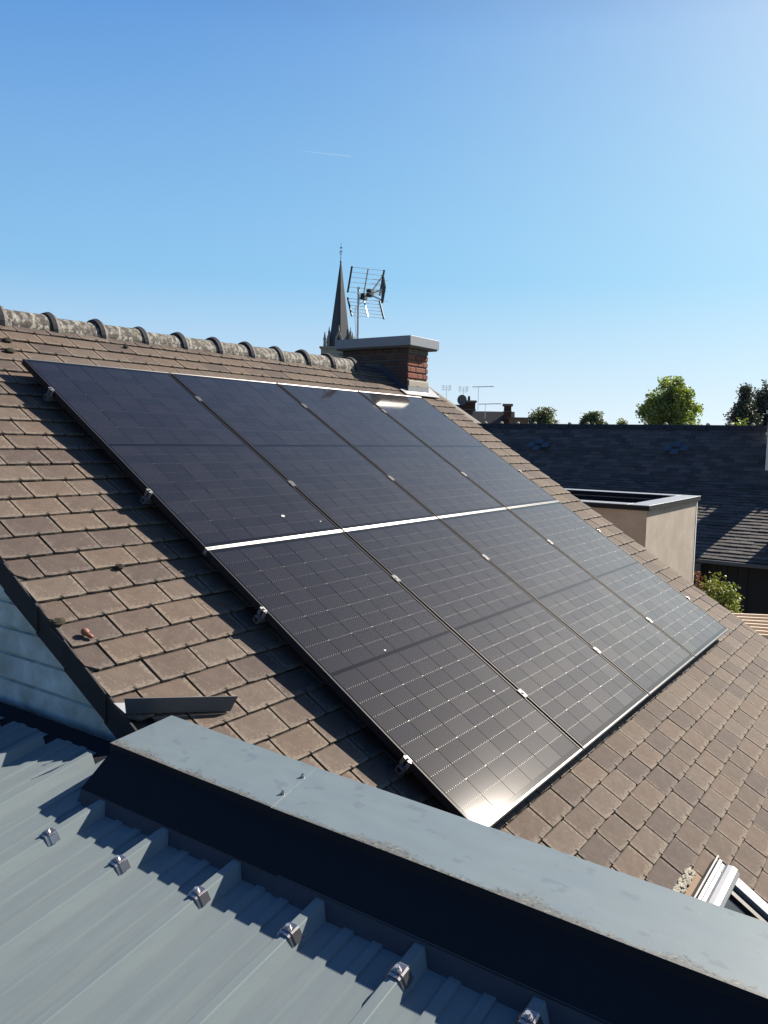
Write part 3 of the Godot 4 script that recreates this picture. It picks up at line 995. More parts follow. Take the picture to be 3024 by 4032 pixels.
# ---------------------------------------------------------------- solar panels
func panels() -> void:
	var pw := 1.038
	var pl := 1.755
	var t := 0.035
	var lip := 0.009
	# frame bars
	var fmesh := {}
	for s in ["end", "side"]:
		var st := stool()
		var ln := pw if s == "end" else pl - 2.0 * lip
		var h := ln * 0.5
		# top, outer side, inner lip; the bar runs along x, outside at z = 0, inside at z = lip
		var e := 0.0012
		var pr := [Vector2(0, -t), Vector2(0, -e), Vector2(e, 0), Vector2(lip - 0.0006, 0), Vector2(lip, -0.0018)]
		for i in pr.size() - 1:
			var a: Vector2 = pr[i]
			var b: Vector2 = pr[i + 1]
			var out := Vector3(0, b.x - a.x, -(b.y - a.y))
			# u of the uv runs across the bar: the brushed grain lies along it
			var A := Vector3(-h, a.y, a.x)
			var B := Vector3(-h, b.y, b.x)
			var C := Vector3(h, b.y, b.x)
			var D := Vector3(h, a.y, a.x)
			tri(st, A, B, C, out, Vector2(0, 0), Vector2(1, 0), Vector2(1, 1))
			tri(st, A, C, D, out, Vector2(0, 0), Vector2(1, 1), Vector2(0, 1))
		quad(st, Vector3(-h, -t, 0), Vector3(h, -t, 0), Vector3(h, -t, 0.028), Vector3(-h, -t, 0.028), Vector3.DOWN)
		for x in [-h, h]:
			quad(st, Vector3(x, -t, 0), Vector3(x, -e, 0), Vector3(x, 0, lip), Vector3(x, -t, lip), Vector3(signf(x), 0, 0))
		fmesh[s] = st.commit()
	# laminate
	var st2 := stool()
	var iw := pw * 0.5 - lip
	var il := pl * 0.5 - lip
	box(st2, Vector3(-iw, -0.007, -il), Vector3(iw, -0.0026, il))
	var lam := st2.commit()
	# half cell with clipped corners
	var cw := 0.1640
	var chh := 0.0812
	var cells := []
	for up in [1.0, -1.0]:
		var st := stool()
		var a := cw * 0.5
		var b := chh * 0.5
		var k := 0.007
		var y := -0.0016
		var p := [Vector3(-a + k, y, b * up), Vector3(a - k, y, b * up), Vector3(a, y, (b - k) * up), Vector3(a, y, -b * up), Vector3(-a, y, -b * up), Vector3(-a, y, (b - k) * up)]
		for i in range(1, p.size() - 1):
			var f := func(v: Vector3) -> Vector2: return Vector2(v.x / cw + 0.5, v.z / chh + 0.5)
			tri(st, p[0], p[i], p[i + 1], Vector3.UP, f.call(p[0]), f.call(p[i]), f.call(p[i + 1]))
		for i in p.size():
			var u: Vector3 = p[i]
			var v: Vector3 = p[(i + 1) % p.size()]
			quad(st, u, v, v - Vector3(0, 0.0012, 0), u - Vector3(0, 0.0012, 0), (u + v) * 0.5, Vector2(0.01, 0.5), Vector2(0.02, 0.5))
		cells.append(st.commit())
	var pu := 0.1672
	var pv := 0.0838
	var mid := 0.016
	var rowz := func(j: int) -> float: return (j - 9.5) * pv + (mid * 0.5 if j > 9 else -mid * 0.5)
	# ribbons that bridge the rows, and the bright pads at the cell corners
	var rb := stool()
	var pd := stool()
	for j in 19:
		var z: float = (rowz.call(j) + rowz.call(j + 1)) * 0.5
		var big := 1.0 if j != 9 else 1.6
		for i in 6:
			var x0 := (i - 2.5) * pu
			for k in 11:
				if j == 9:
					continue
				var x := x0 + (k - 5) * 0.0148
				var w := 0.0010
				var hh := 0.0022 * big
				quad(rb, Vector3(x - w, -0.0012, z - hh), Vector3(x + w, -0.0012, z - hh), Vector3(x + w, -0.0012, z + hh), Vector3(x - w, -0.0012, z + hh), Vector3(0, 1, 0.12))
			if i < 5 and j != 9 and j % 2 == 1:
				var xd := x0 + pu * 0.5
				var q := 0.0025
				quad(pd, Vector3(xd - q, -0.0010, z), Vector3(xd, -0.0010, z - q), Vector3(xd + q, -0.0010, z), Vector3(xd, -0.0010, z + q), Vector3.UP)
	var pads := pd.commit()
	var ribbons := rb.commit()
	var cols := ["first column from the left", "second column from the left", "third column from the left", "column nearest the chimney"]
	for row in 2:
		for col in 4:
			var c := Vector3(pw * 0.5 + col * (pw + 0.02), 0, pl * 0.5 + 0.009 + row * (pl + 0.004))
			var p := thing("solar_panel", "black solar panel in the %s row, %s" % [["upper", "lower"][row], cols[col]], "solar panel", Transform3D(RB, R0 + RB * c), "black solar panels on the slate roof")
			put("frame_bar", fmesh.end, M.frame, p, Transform3D(Basis.IDENTITY, Vector3(0, 0, -pl * 0.5)))
			put("frame_bar", fmesh.end, M.frame, p, Transform3D(Basis(Vector3.UP, PI), Vector3(0, 0, pl * 0.5)))
			put("frame_bar", fmesh.side, M.frame_side, p, Transform3D(Basis(Vector3.UP, PI * 0.5), Vector3(-pw * 0.5, 0, 0)))
			put("frame_bar", fmesh.side, M.frame_side, p, Transform3D(Basis(Vector3.UP, -PI * 0.5), Vector3(pw * 0.5, 0, 0)))
			put("laminate", lam, M.laminate, p)
			for j in 20:
				for i in 6:
					put("cell", cells[j % 2], M.cell[rng.randi() % 3], p, Transform3D(Basis.IDENTITY, Vector3((i - 2.5) * pu, 0, rowz.call(j))))
			stuff(put("ribbons", ribbons, M.ribbon, p))
			stuff(put("corner_pads", pads, M.pad, p))

func rails() -> void:
	var vs := [0.343, 1.300, 2.210, 3.133]
	var names := ["uppermost mounting rail under the upper panels", "second mounting rail from the ridge, under the upper panels", "third mounting rail from the ridge, under the lower panels", "lowest mounting rail under the lower panels"]
	for k in 4:
		var v: float = vs[k]
		var rl := thing("mounting_rail", "bare aluminium rail with clamps, %s" % names[k], "rail", Transform3D(RB, roofp(0, -0.052, v)), "rails that carry the solar panels")
		var st := stool()
		# hollow profile: four walls, so that its open end shows
		var x0 := -0.030
		var x1 := 4.25
		var h := 0.0145
		box(st, Vector3(x0, h - 0.003, -h), Vector3(x1, h, h))
		box(st, Vector3(x0, -h, -h), Vector3(x1, -h + 0.003, h))
		box(st, Vector3(x0, -h + 0.003, -h), Vector3(x1, h - 0.003, -h + 0.003))
		box(st, Vector3(x0, -h + 0.003, h - 0.003), Vector3(x1, h - 0.003, h))
		obj("profile", st, M.rail, rl)
		for i in 5:
			var u: float = [-0.009, 1.048, 2.106, 3.164, 4.221][i]
			st = stool()
			if i == 0 or i == 4:
				var s := -1.0 if i == 0 else 1.0
				var lo := minf(-0.012 * s, 0.012 * s)
				box(st, Vector3(u + lo, 0.0525, -0.016), Vector3(u - lo, 0.0560, 0.016))
				box(st, Vector3(u - 0.003, 0.0145, -0.022), Vector3(u + 0.003, 0.0525, -0.006))
				box(st, Vector3(u - 0.003, 0.0145, 0.006), Vector3(u + 0.003, 0.0525, 0.022))
			else:
				box(st, Vector3(u - 0.018, 0.0525, -0.026), Vector3(u + 0.018, 0.0560, 0.026))
				box(st, Vector3(u - 0.008, 0.0, -0.028), Vector3(u + 0.008, 0.0525, 0.028))
			var c := obj("clamp", st, M.rail if i == 0 or i == 4 else M.clamp, rl)
			st = stool()
			tube(st, Vector3(u, 0.0560, 0), Vector3(u, 0.0615, 0), 0.0065, 0.006, 8)
			obj("bolt", st, M.rail, c)
		for i in 5:
			st = stool()
			var u := 0.10 + 1.03 * i
			box(st, Vector3(u, -0.047, -0.02), Vector3(u + 0.03, -0.0145, 0.02))
			obj("foot", st, M.steel, rl)

func small_roof_things() -> void:
	# grey angle flashing at the head of the coping
	var t := thing("angle_flashing", "grey folded metal angle standing on the slates beside the coping end", "flashing", Transform3D(RB, R0))
	var st := stool()
	var n := -SZ + 0.007
	prism(st, [Vector3(-0.866, n, 2.449), Vector3(-0.474, n, 2.585), Vector3(-0.458, n + 0.064, 2.574), Vector3(-0.886, n + 0.064, 2.430)], Vector3(0.0006, 0, -0.0016))
	obj("upright", st, M.zinc_dark, t)  # same metal as the base, its shade put into a darker colour
	st = stool()
	prism(st, [Vector3(-0.868, n, 2.446), Vector3(-0.476, n, 2.580), Vector3(-0.44, n, 2.535), Vector3(-0.88, n, 2.39)], Vector3(0, 0.0015, 0))
	obj("base", st, M.zinc, t)
	# snail shell
	var s := thing("snail_shell", "small brown pear-shaped shell lying on a slate near the left verge", "shell", Transform3D(RB * Basis(Vector3.UP, 0.5), roofp(-0.785, -SZ + 0.014, 2.05)))
	st = stool()
	blob(st, Vector3(0, 0.002, -0.008), Vector3(0.015, 0.015, 0.017), 8)
	blob(st, Vector3(0, -0.003, 0.014), Vector3(0.009, 0.009, 0.016), 8)
	obj("shell", st, mat(0.20, 0.075, 0.045, 0.6), s)
	# moss
	var spots := [[-0.848, 1.953, 0.030, "dark moss clump on the left verge above the brown shell"], [0.146, -0.398, 0.032, "upper of two dark moss clumps above the top left panel corner"], [0.092, -0.263, 0.034, "lower of two dark moss clumps above the top left panel corner"], [1.071, -0.502, 0.02, "small moss clump below the third ridge tile from the left"], [-0.407, 1.703, 0.022, "small moss clump caught at a slate corner left of the panels"]]
	for q in spots:
		st = stool()
		blob(st, Vector3.ZERO, Vector3(q[2], 0.014, q[2] * 0.6), 7, 0.16)
		var o := obj("moss_clump", st, M.moss, self, Transform3D(RB, roofp(q[0], -SZ + 0.004, q[1])))
		tag(o, q[3], "moss", "moss clumps on the slates")
	# droppings on the panels
	var drops := [[0.705, 1.585, 0.011, "larger white bird dropping on the top left panel"], [0.95, 1.665, 0.005, "small white bird dropping on the top left panel near the panel joint"], [0.45, 2.62, 0.006, "white speck on the bottom left panel above its centre line"], [0.87, 3.05, 0.006, "white speck low on the bottom left panel"]]
	for q in drops:
		st = stool()
		blob(st, Vector3.ZERO, Vector3(q[2], 0.0012, q[2] * 0.8), 6, 0.3)
		var o := obj("bird_dropping", st, mat(0.70, 0.68, 0.64, 0.9), self, Transform3D(RB, roofp(q[0], -0.0008, q[1])))
		tag(o, q[3], "dropping", "bird droppings on the panels")

# ---------------------------------------------------------------- antenna on the chimney
func antenna() -> void:
	var b := Vector3(4.6, 6.222, -1.076)
	var a := thing("tv_antenna", "television aerial with two rod reflectors on the mast above the brick chimney", "antenna", Transform3D(Basis.IDENTITY, b))
	var R := Vector3(0.863, 0, 0.504)
	var F := Vector3(-0.504, 0, 0.863)
	var U := Vector3.UP
	var st := stool()
	tube(st, Vector3.ZERO, Vector3(0, 0.575, 0), 0.0135, 0.0135, 12)
	obj("mast", st, M.alu, a)
	st = stool()
	tube(st, Vector3(0, 0.575, 0), Vector3(0, 0.592, 0), 0.0155, 0.0155, 12)
	obj("mast_cap", st, M.black, a)
	var hub := Vector3(0, 0.495, 0) + F * 0.02 + R * 0.055
	st = stool()
	tube(st, hub - F * 0.10, hub + F * 0.50, 0.010, 0.010, 8)
	tube(st, hub + F * 0.16, hub + F * 0.46 + U * 0.13, 0.008, 0.008, 8)
	tube(st, hub + F * 0.16, hub + F * 0.46 - U * 0.10, 0.008, 0.008, 8)
	obj("boom", st, M.alu, a)
	st = stool()
	box(st, hub - Vector3(0.028, 0.03, 0.028), hub + Vector3(0.028, 0.03, 0.028))
	box(st, hub + F * 0.17 - Vector3(0.03, 0.028, 0.03), hub + F * 0.17 + Vector3(0.03, 0.05, 0.03))
	obj("junction_box", st, M.black, a)
	for s in [1.0, -1.0]:
		var base: Vector3 = hub + U * 0.035 * s
		var run: Vector3 = (U * 0.243 * s + F * 0.105) if s > 0 else (-U * 0.198 + F * 0.12)
		var wide := 0.190
		var g := group_part("reflector", a)
		st = stool()
		tube(st, base, base + run, 0.0075, 0.0075, 8)
		obj("spine", st, M.alu, g)
		for k in 6:
			var p: Vector3 = base + run * (k / 5.0)
			st = stool()
			tube(st, p - R * wide, p + R * wide, 0.0026, 0.0026, 6)
			obj("rod", st, M.alu, g)
		for e in [-1.0, 1.0]:
			st = stool()
			tube(st, base - run * 0.03 + R * wide * e, base + run * 1.03 + R * wide * e, 0.0105, 0.0105, 8)
			obj("end_strip", st, M.black if e < 0 else M.hook, g)
	# directors and the dark folded dipole plate in front
	st = stool()
	var f0 := hub + F * 0.47
	prism(st, [f0 + U * 0.155 - F * 0.010, f0 + U * 0.155 + F * 0.016, f0 + U * 0.02 + F * 0.075, f0 - U * 0.135 + F * 0.018, f0 - U * 0.135 - F * 0.012], R * 0.012)
	obj("dipole_plate", st, M.black, a)
	for q in [[0.30, 0.03], [0.34, -0.03], [0.38, 0.075], [0.42, 0.0], [0.44, 0.105], [0.46, -0.11], [0.25, 0.0]]:
		st = stool()
		var c: Vector3 = hub + F * q[0] + U * q[1]
		tube(st, c - R * 0.085, c + R * 0.085, 0.0022, 0.0022, 6)
		obj("director", st, M.alu, a)
	st = stool()
	var pts := [hub + F * 0.1 - U * 0.03, hub + F * 0.05 - U * 0.075, hub - F * 0.01 - U * 0.05, Vector3(-0.02, 0.38, -0.02), Vector3(-0.035, 0.30, -0.02), Vector3(-0.02, 0.10, -0.015), Vector3(-0.016, 0.0, -0.012)]
	for i in pts.size() - 1:
		tube(st, pts[i], pts[i + 1], 0.0028, 0.0028, 6)
	obj("cable", st, M.alu, a)

# ---------------------------------------------------------------- beige extension behind the right verge
func flat_roof_extension() -> void:
	var e := thing("flat_roof_extension", "beige rendered flat roof extension with grey parapet coping beyond the right verge", "building", Transform3D(Basis.IDENTITY, Vector3(6.59, 0, 1.57)))
	var w := 2.25
	var l := 3.2
	var h := 4.42
	var st := stool()
	box(st, Vector3(0, 0, -0.22), Vector3(w, h, 0))
	box(st, Vector3(0, 0, -l), Vector3(0.22, h, -0.22))
	box(st, Vector3(w - 0.22, 0, -l), Vector3(w, h, -0.22))
	box(st, Vector3(0.22, 0, -l), Vector3(w - 0.22, h, -l + 0.22))
	obj("wall", st, M.render, e)
	st = stool()
	box(st, Vector3(0.22, h - 0.6, -l + 0.22), Vector3(w - 0.22, h - 0.45, -0.22))
	obj("flat_roof", st, M.sheet_dark, e)
	var k := 0.035
	st = stool()
	box(st, Vector3(0.222, h - 0.44, -l + 0.22), Vector3(0.232, h - 0.01, -0.23))
	box(st, Vector3(w - 0.232, h - 0.44, -l + 0.22), Vector3(w - 0.222, h - 0.01, -0.23))
	box(st, Vector3(0.222, h - 0.44, -0.230), Vector3(w - 0.222, h - 0.01, -0.222))
	obj("dark_lining", st, M.sheet_dark, e).set_meta("kind", "stuff")  # dark sheets added to deepen the shaded inner parapet faces
	for s in [[Vector3(-k, h, -0.22), Vector3(w + k, h + 0.058, k)], [Vector3(-k, h, -l), Vector3(0.22, h + 0.058, -0.222)], [Vector3(w - 0.22, h, -l), Vector3(w + k, h + 0.058, -0.222)], [Vector3(0.222, h, -l), Vector3(w - 0.222, h + 0.058, -l + 0.22)]]:
		st = stool()
		box(st, s[0], s[1] - Vector3(0, 0.003, 0))
		var c := obj("coping_fascia", st, M.sheet_dark, e)
		st = stool()
		bevel_box(st, Vector3(s[0].x - 0.002, s[1].y - 0.003, s[0].z - 0.0), Vector3(s[1].x + 0.002, s[1].y + 0.004, s[1].z + 0.0), 0.0015)
		obj("coping_top", st, M.zinc, c)
	st = stool()
	box(st, Vector3(w - 0.035, 0, 0.001), Vector3(w + 0.004, h - 0.002, 0.006))
	obj("corner_trim", st, mat(0.6, 0.6, 0.58, 0.6), e)
	st = stool()
	box(st, Vector3(1.1, 3.82, -1.5), Vector3(1.2, 3.97, -1.4))
	box(st, Vector3(1.7, 3.82, -0.8), Vector3(1.76, 4.0, -0.74))
	obj("roof_vent", st, M.zinc, e)

# ---------------------------------------------------------------- dark slated barn at the right
func slate_barn() -> void:
	var b := thing("slate_barn", "long dark slate barn with a shaded roof behind the beige extension", "barn", Transform3D(Basis.IDENTITY, Vector3(17.1, 0, -4)))
	var ox := 17.1
	var oz := -4.0
	var rx := 22.0 - ox
	var ry := 5.68
	var bx := 20.35 - ox
	var by := 4.18
	var ex := 16.8 - ox
	var ey := 2.56
	var z0 := -16.0
	var z1 := 11.0
	var st := stool()
	box(st, Vector3(0, 0, z0), Vector3(9.3, 2.45, z1))
	obj("wall", st, M.dark_wood, b)
	# roof body
	st = stool()
	for s in [[Vector2(rx, ry), Vector2(bx, by)], [Vector2(bx, by), Vector2(ex, ey)]]:
		prism(st, [Vector3(s[0].x, s[0].y - 0.03, z0), Vector3(s[0].x, s[0].y - 0.03, z1), Vector3(s[1].x, s[1].y - 0.03, z1), Vector3(s[1].x, s[1].y - 0.03, z0)], Vector3(0, -0.08, 0))
	prism(st, [Vector3(rx, ry - 0.03, z0), Vector3(rx, ry - 0.03, z1), Vector3(rx + 4.9, ey, z1), Vector3(rx + 4.9, ey, z0)], Vector3(0, -0.08, 0))
	var roof := obj("roof", st, M.barn[0], b)
	st = stool()
	for zz in [z0, z1 - 0.1]:
		prism(st, [Vector3(0.05, 2.45, zz), Vector3(rx, ry - 0.1, zz), Vector3(8.7, 2.45, zz)], Vector3(0, 0, 0.1))
	obj("gable", st, M.dark_wood, b)
	# slates
	var r := RandomNumberGenerator.new()
	r.seed = 77
	var proto := []
	for k in 12:
		var s := stool()
		var w := 0.30
		var p := []
		var rise := 0.024 if k < 6 else 0.010
		for i in 5:
			p.append(Vector3(-w * 0.5 + w * i / 4.0, 0, r.randf_range(-0.008, 0.004)))
		p.append(Vector3(w * 0.5, -rise, -0.22))
		p.append(Vector3(-w * 0.5, -rise, -0.22))
		prism(s, p, Vector3(0, -0.014, 0))
		proto.append(s.commit())
	var all := []
	for part in [[Vector2(bx, by), Vector2(ex, ey)], [Vector2(rx, ry), Vector2(bx, by)]]:
		var hi: Vector2 = part[0]
		var lo: Vector2 = part[1]
		var d := (lo - hi)
		var ln := d.length()
		d /= ln
		var bs := Basis(Vector3(0, 0, 1), Vector3(-d.y, d.x, 0) * -1.0, Vector3(d.x, d.y, 0))
		if bs.y.y < 0.0:
			bs.y = -bs.y
		bs.x = bs.y.cross(bs.z)
		var rows := int(ln / 0.155)
		for k in rows:
			var q := hi + d * (ln - 0.155 * k + (0.03 if hi.x > bx + 0.1 else 0.0))
			var z := -9.5 + (0.152 if k % 2 else 0.0)
			while z < 7.0:
				var w := Vector3(q.x, q.y, z)
				var turn := Basis(bs.y, r.randf_range(-0.012, 0.012)) * Basis(bs.z, r.randf_range(-0.01, 0.01)) * bs
				var lift := r.randf_range(0.0, 0.008)
				all.append({"mesh": proto[r.randi() % 6 + (6 if hi.x > bx + 0.1 else 0)], "at": Transform3D(turn, w + bs.y * (lift + 0.010)), "mat": M.barn[r.randi() % 4], "score": (1.0 / (w + Vector3(ox, 0, oz) - CAM).length()) if in_view(w + Vector3(ox, 0, oz)) and z > -3.6 - 4.0 + oz * -1.0 - 1.2 else 0.0})
				z += 0.304
	all.sort_custom(func(m, n): return m.score > n.score)
	var rest := {}
	for i in all.size():
		var d: Dictionary = all[i]
		if i < 300:
			put("slate", d.mesh, d.mat, roof, d.at)
		else:
			if not rest.has(d.mat):
				rest[d.mat] = stool()
			(rest[d.mat] as SurfaceTool).append_from(d.mesh, 0, d.at)
	var joined := ArrayMesh.new()
	for m in rest:
		(rest[m] as SurfaceTool).commit(joined)
		joined.surface_set_material(joined.get_surface_count() - 1, m)
	var more := MeshInstance3D.new()
	more.name = "farther_slates"
	more.mesh = joined
	roof.add_child(more)
	stuff(more)
	# ridge tiles
	st = stool()
	prism(st, [Vector3(-0.15, -0.10, 0), Vector3(-0.05, 0.045, 0), Vector3(0.05, 0.045, 0), Vector3(0.15, -0.10, 0)], Vector3(0, 0, 0.58))
	var rt := st.commit()
	st = stool()
	blob(st, Vector3(0, 0.06, 0), Vector3(0.085, 0.05, 0.06), 5)
	var knob := st.commit()
	for k in 44:
		var z := -16.0 + 0.6 * k
		var o := put("ridge_tile", rt, M.collar, b, Transform3D(Basis.IDENTITY, Vector3(rx, ry, z)))
		put("joint_mortar", knob, M.white_lichen, o)
	# glass slates: two small cross-shaped roof lights
	for zz in [-6.28, -2.05]:
		var g := group_part("roof_light", b)
		var cpos := Vector3(21.15 - ox, 4.18 + 1.05 * 0.79 + 0.035, zz - oz)
		var sl := Vector3(0.785, 0.62, 0).normalized()
		for q in [[0, 0.17], [0, -0.17], [0.24, 0], [-0.24, 0]]:
			st = stool()
			var c: Vector3 = cpos + Vector3(0, 0, q[0]) + sl * q[1]
			prism(st, [c - Vector3(0, 0, 0.11) - sl * 0.11, c + Vector3(0, 0, 0.11) - sl * 0.11, c + Vector3(0, 0, 0.11) + sl * 0.11, c - Vector3(0, 0, 0.11) + sl * 0.11], Vector3(-0.01, 0.012, 0))
			obj("pane", st, mat(0.045, 0.06, 0.09, 0.3), g)
	# boarded front wall below the eaves
	for k in 40:
		st = stool()
		var z := -4.0 + 0.22 * k
		box(st, Vector3(-0.03, 0, z), Vector3(-0.002, 2.43, z + 0.205))
		obj("wall_board", st, M.dark_wood, b)
	st = stool()
	box(st, Vector3(ex - 0.1, ey - 0.10, z0), Vector3(ex + 0.01, ey - 0.02, z1))
	obj("gutter", st, M.zinc_dark, b)
	# two white rendered chimneys at the right; the second, unseen, is added to cast a shadow band
	for q in [[0.40, 1.05], [2.3, 2.95]]:
		var c := group_part("chimney", b)
		st = stool()
		box(st, Vector3(20.7 - ox, 3.5, q[0] - oz), Vector3(21.35 - ox, 6.0, q[1] - oz))
		obj("stack", st, mat(0.72, 0.70, 0.66, 0.9), c)
		st = stool()
		box(st, Vector3(20.66 - ox, 5.44, q[0] - 0.035 - oz), Vector3(21.39 - ox, 5.52, q[1] + 0.035 - oz))
		obj("string_course", st, mat(0.6, 0.58, 0.54, 0.9), c)
		st = stool()
		box(st, Vector3(20.64 - ox, 6.0, q[0] - 0.05 - oz), Vector3(21.41 - ox, 6.10, q[1] + 0.05 - oz))
		obj("chimney_cap", st, mat(0.6, 0.58, 0.54, 0.9), c)
	# downpipe and hopper at the eaves
	st = stool()
	tube(st, Vector3(-0.14, 0, 3.7), Vector3(-0.14, 2.2, 3.7), 0.04, 0.04, 8)
	box(st, Vector3(-0.24, 2.15, 3.6), Vector3(-0.06, 2.42, 3.8))
	obj("downpipe", st, M.zinc_dark, b)

# ---------------------------------------------------------------- church
func church() -> void:
	var d := 200.0
	var c := bearing(-38.0, 0.0, d)
	c.y = 0.0
	var t := thing("church_tower", "stone church tower with a slender dark slate spire and weathervane behind the chimney", "church", Transform3D(Basis(Vector3.UP, deg_to_rad(33.0)), c))
	var yb := CAM.y + d * tan(deg_to_rad(5.95))
	var ys := CAM.y + d * tan(deg_to_rad(6.3))
	var yt := CAM.y + d * tan(deg_to_rad(11.8))
	var h := 4.1
	var st := stool()
	box(st, Vector3(-h, 0, -h), Vector3(h, yb, h))
	obj("tower", st, M.stone, t)
	st = stool()
	box(st, Vector3(-h - 0.35, yb, -h - 0.35), Vector3(h + 0.35, yb + 0.4, h + 0.35))
	box(st, Vector3(-h - 0.25, yb - 3.4, -h - 0.25), Vector3(h + 0.25, yb - 3.1, h + 0.25))
	obj("cornice", st, M.stone, t)
	# louvred openings
	for s in 4:
		var bs := Basis(Vector3.UP, s * PI * 0.5)
		for x in [-1.5, 1.5]:
			st = stool()
			prism(st, [bs * Vector3(x - 0.7, yb - 9, h + 0.05), bs * Vector3(x + 0.7, yb - 9, h + 0.05), bs * Vector3(x + 0.7, yb - 5, h + 0.05), bs * Vector3(x, yb - 3.9, h + 0.05), bs * Vector3(x - 0.7, yb - 5, h + 0.05)], bs * Vector3(0, 0, 0.06))
			obj("louvre", st, M.black, t)
	# spire, eight sided, four broad faces and four narrow ones
	st = stool()
	var ring := []
	for k in 4:
		var a := k * PI * 0.5 + PI * 0.25
		for o in [-0.62, 0.62]:
			ring.append(Vector3(cos(a + o), 0, sin(a + o)))
	var rr := 2.75
	for i in 8:
		var p: Vector3 = ring[i] * rr
		var q: Vector3 = ring[(i + 1) % 8] * rr
		quad(st, p + Vector3(0, yb, 0), q + Vector3(0, yb, 0), q * 0.79 + Vector3(0, ys + 3.6, 0), p * 0.79 + Vector3(0, ys + 3.6, 0), p + q)
		quad(st, p * 0.79 + Vector3(0, ys + 3.6, 0), q * 0.79 + Vector3(0, ys + 3.6, 0), q * 0.06 + Vector3(0, yt, 0), p * 0.06 + Vector3(0, yt, 0), p + q)
	obj("spire", st, M.spire, t)
	st = stool()
	tube(st, Vector3(0, yt - 0.2, 0), Vector3(0, yt + 4.6, 0), 0.10, 0.05, 6)
	blob(st, Vector3(0, yt + 0.1, 0), Vector3(0.24, 0.35, 0.24), 6)
	tube(st, Vector3(-0.45, yt + 2.5, 0.45), Vector3(0.45, yt + 2.5, -0.45), 0.06, 0.06, 5)
	for i in 12:
		var a0 := TAU * i / 12.0
		var a1 := TAU * (i + 1) / 12.0
		tube(st, Vector3(cos(a0) * 0.3, yt + 2.2 + sin(a0) * 0.45, -cos(a0) * 0.3), Vector3(cos(a1) * 0.3, yt + 2.2 + sin(a1) * 0.45, -cos(a1) * 0.3), 0.045, 0.045, 4)
	prism(st, [Vector3(-0.35, yt + 3.5, 0.35), Vector3(0.0, yt + 3.1, 0.0), Vector3(0.35, yt + 3.5, -0.35), Vector3(0.05, yt + 3.3, -0.05)], Vector3(0.03, 0, 0.03))
	obj("weathervane", st, M.zinc_dark, t)
	# gabled lucarnes on the four faces and pinnacles on the corners
	for s in 4:
		var bs := Basis(Vector3.UP, s * PI * 0.5)
		st = stool()
		prism(st, [bs * Vector3(-0.85, yb, 2.3), bs * Vector3(0.85, yb, 2.3), bs * Vector3(0.85, yb + 2.6, 2.3), bs * Vector3(0, yb + 4.6, 2.3), bs * Vector3(-0.85, yb + 2.6, 2.3)], bs * Vector3(0, 0, 0.55))
		tube(st, bs * Vector3(0, yb + 4.4, 2.6), bs * Vector3(0, yb + 5.6, 2.6), 0.2, 0.06, 6)
		var lu := obj("lucarne", st, M.stone, t)
		st = stool()
		prism(st, [bs * Vector3(-0.38, yb + 0.4, 2.86), bs * Vector3(0.38, yb + 0.4, 2.86), bs * Vector3(0.38, yb + 2.3, 2.86), bs * Vector3(0, yb + 3.2, 2.86), bs * Vector3(-0.38, yb + 2.3, 2.86)], bs * Vector3(0, 0, 0.04))
		obj("opening", st, M.black, lu)
		st = stool()
		var pc := bs * Vector3(3.3, 0, 3.3)
		tube(st, pc + Vector3(0, yb + 0.3, 0), pc + Vector3(0, yb + 2.1, 0), 0.34, 0.30, 8)
		tube(st, pc + Vector3(0, yb + 2.1, 0), pc + Vector3(0, yb + 2.3, 0), 0.45, 0.40, 8)
		tube(st, pc + Vector3(0, yb + 2.3, 0), pc + Vector3(0, yb + 4.0, 0), 0.34, 0.05, 8)
		obj("pinnacle", st, M.stone, t)

# ---------------------------------------------------------------- houses beyond
func brick_stack(parent: Node3D, lo: Vector3, hi: Vector3) -> void:
	var g := group_part("chimney", parent)
	var st := stool()
	box(st, lo, hi)
	obj("stack", st, M.old_brick, g)
	st = stool()
	box(st, Vector3(lo.x - 0.08, hi.y, lo.z - 0.08), Vector3(hi.x + 0.08, hi.y + 0.12, hi.z + 0.08))
	obj("cap", st, M.mortar_dark, g)
	st = stool()
	box(st, Vector3(lo.x - 0.04, lerpf(lo.y, hi.y, 0.72), lo.z - 0.04), Vector3(hi.x + 0.04, lerpf(lo.y, hi.y, 0.76), hi.z + 0.04))
	obj("band", st, M.mortar, g)

func ridge_house(label: String, az0: float, az1: float, el: float, d: float, hgt: float, half: float, roofm: Material) -> Node3D:
	var a := bearing(az0, el, d)
	var b := bearing(az1, el, d)
	var dir := (b - a)
	var ln := dir.length()
	dir /= ln
	var side := Vector3.UP.cross(dir)
	var bs := Basis(dir, Vector3.UP, dir.cross(Vector3.UP))
	var o := Vector3(a.x, 0, a.z)
	var h := thing("far_house", label, "house", Transform3D(bs, o), "houses beyond the barn")
	var y := a.y
	var st := stool()
	box(st, Vector3(0.15, 0, -half + 0.3), Vector3(ln - 0.15, y - hgt, half - 0.3))
	obj("wall", st, M.render, h)
	st = stool()
	for x in [0.15, ln - 0.35]:
		prism(st, [Vector3(x, y - hgt, -half + 0.3), Vector3(x, y - hgt, half - 0.3), Vector3(x, y - 0.1, 0)], Vector3(0.2, 0, 0))
	obj("gable", st, M.render, h)
	st = stool()
	for s in [-1.0, 1.0]:
		prism(st, [Vector3(0, y, 0), Vector3(ln, y, 0), Vector3(ln, y - hgt, half * s), Vector3(0, y - hgt, half * s)], Vector3(0, -0.1, 0))
	obj("roof", st, roofm, h)
	h.set_meta("length", ln)
	return h

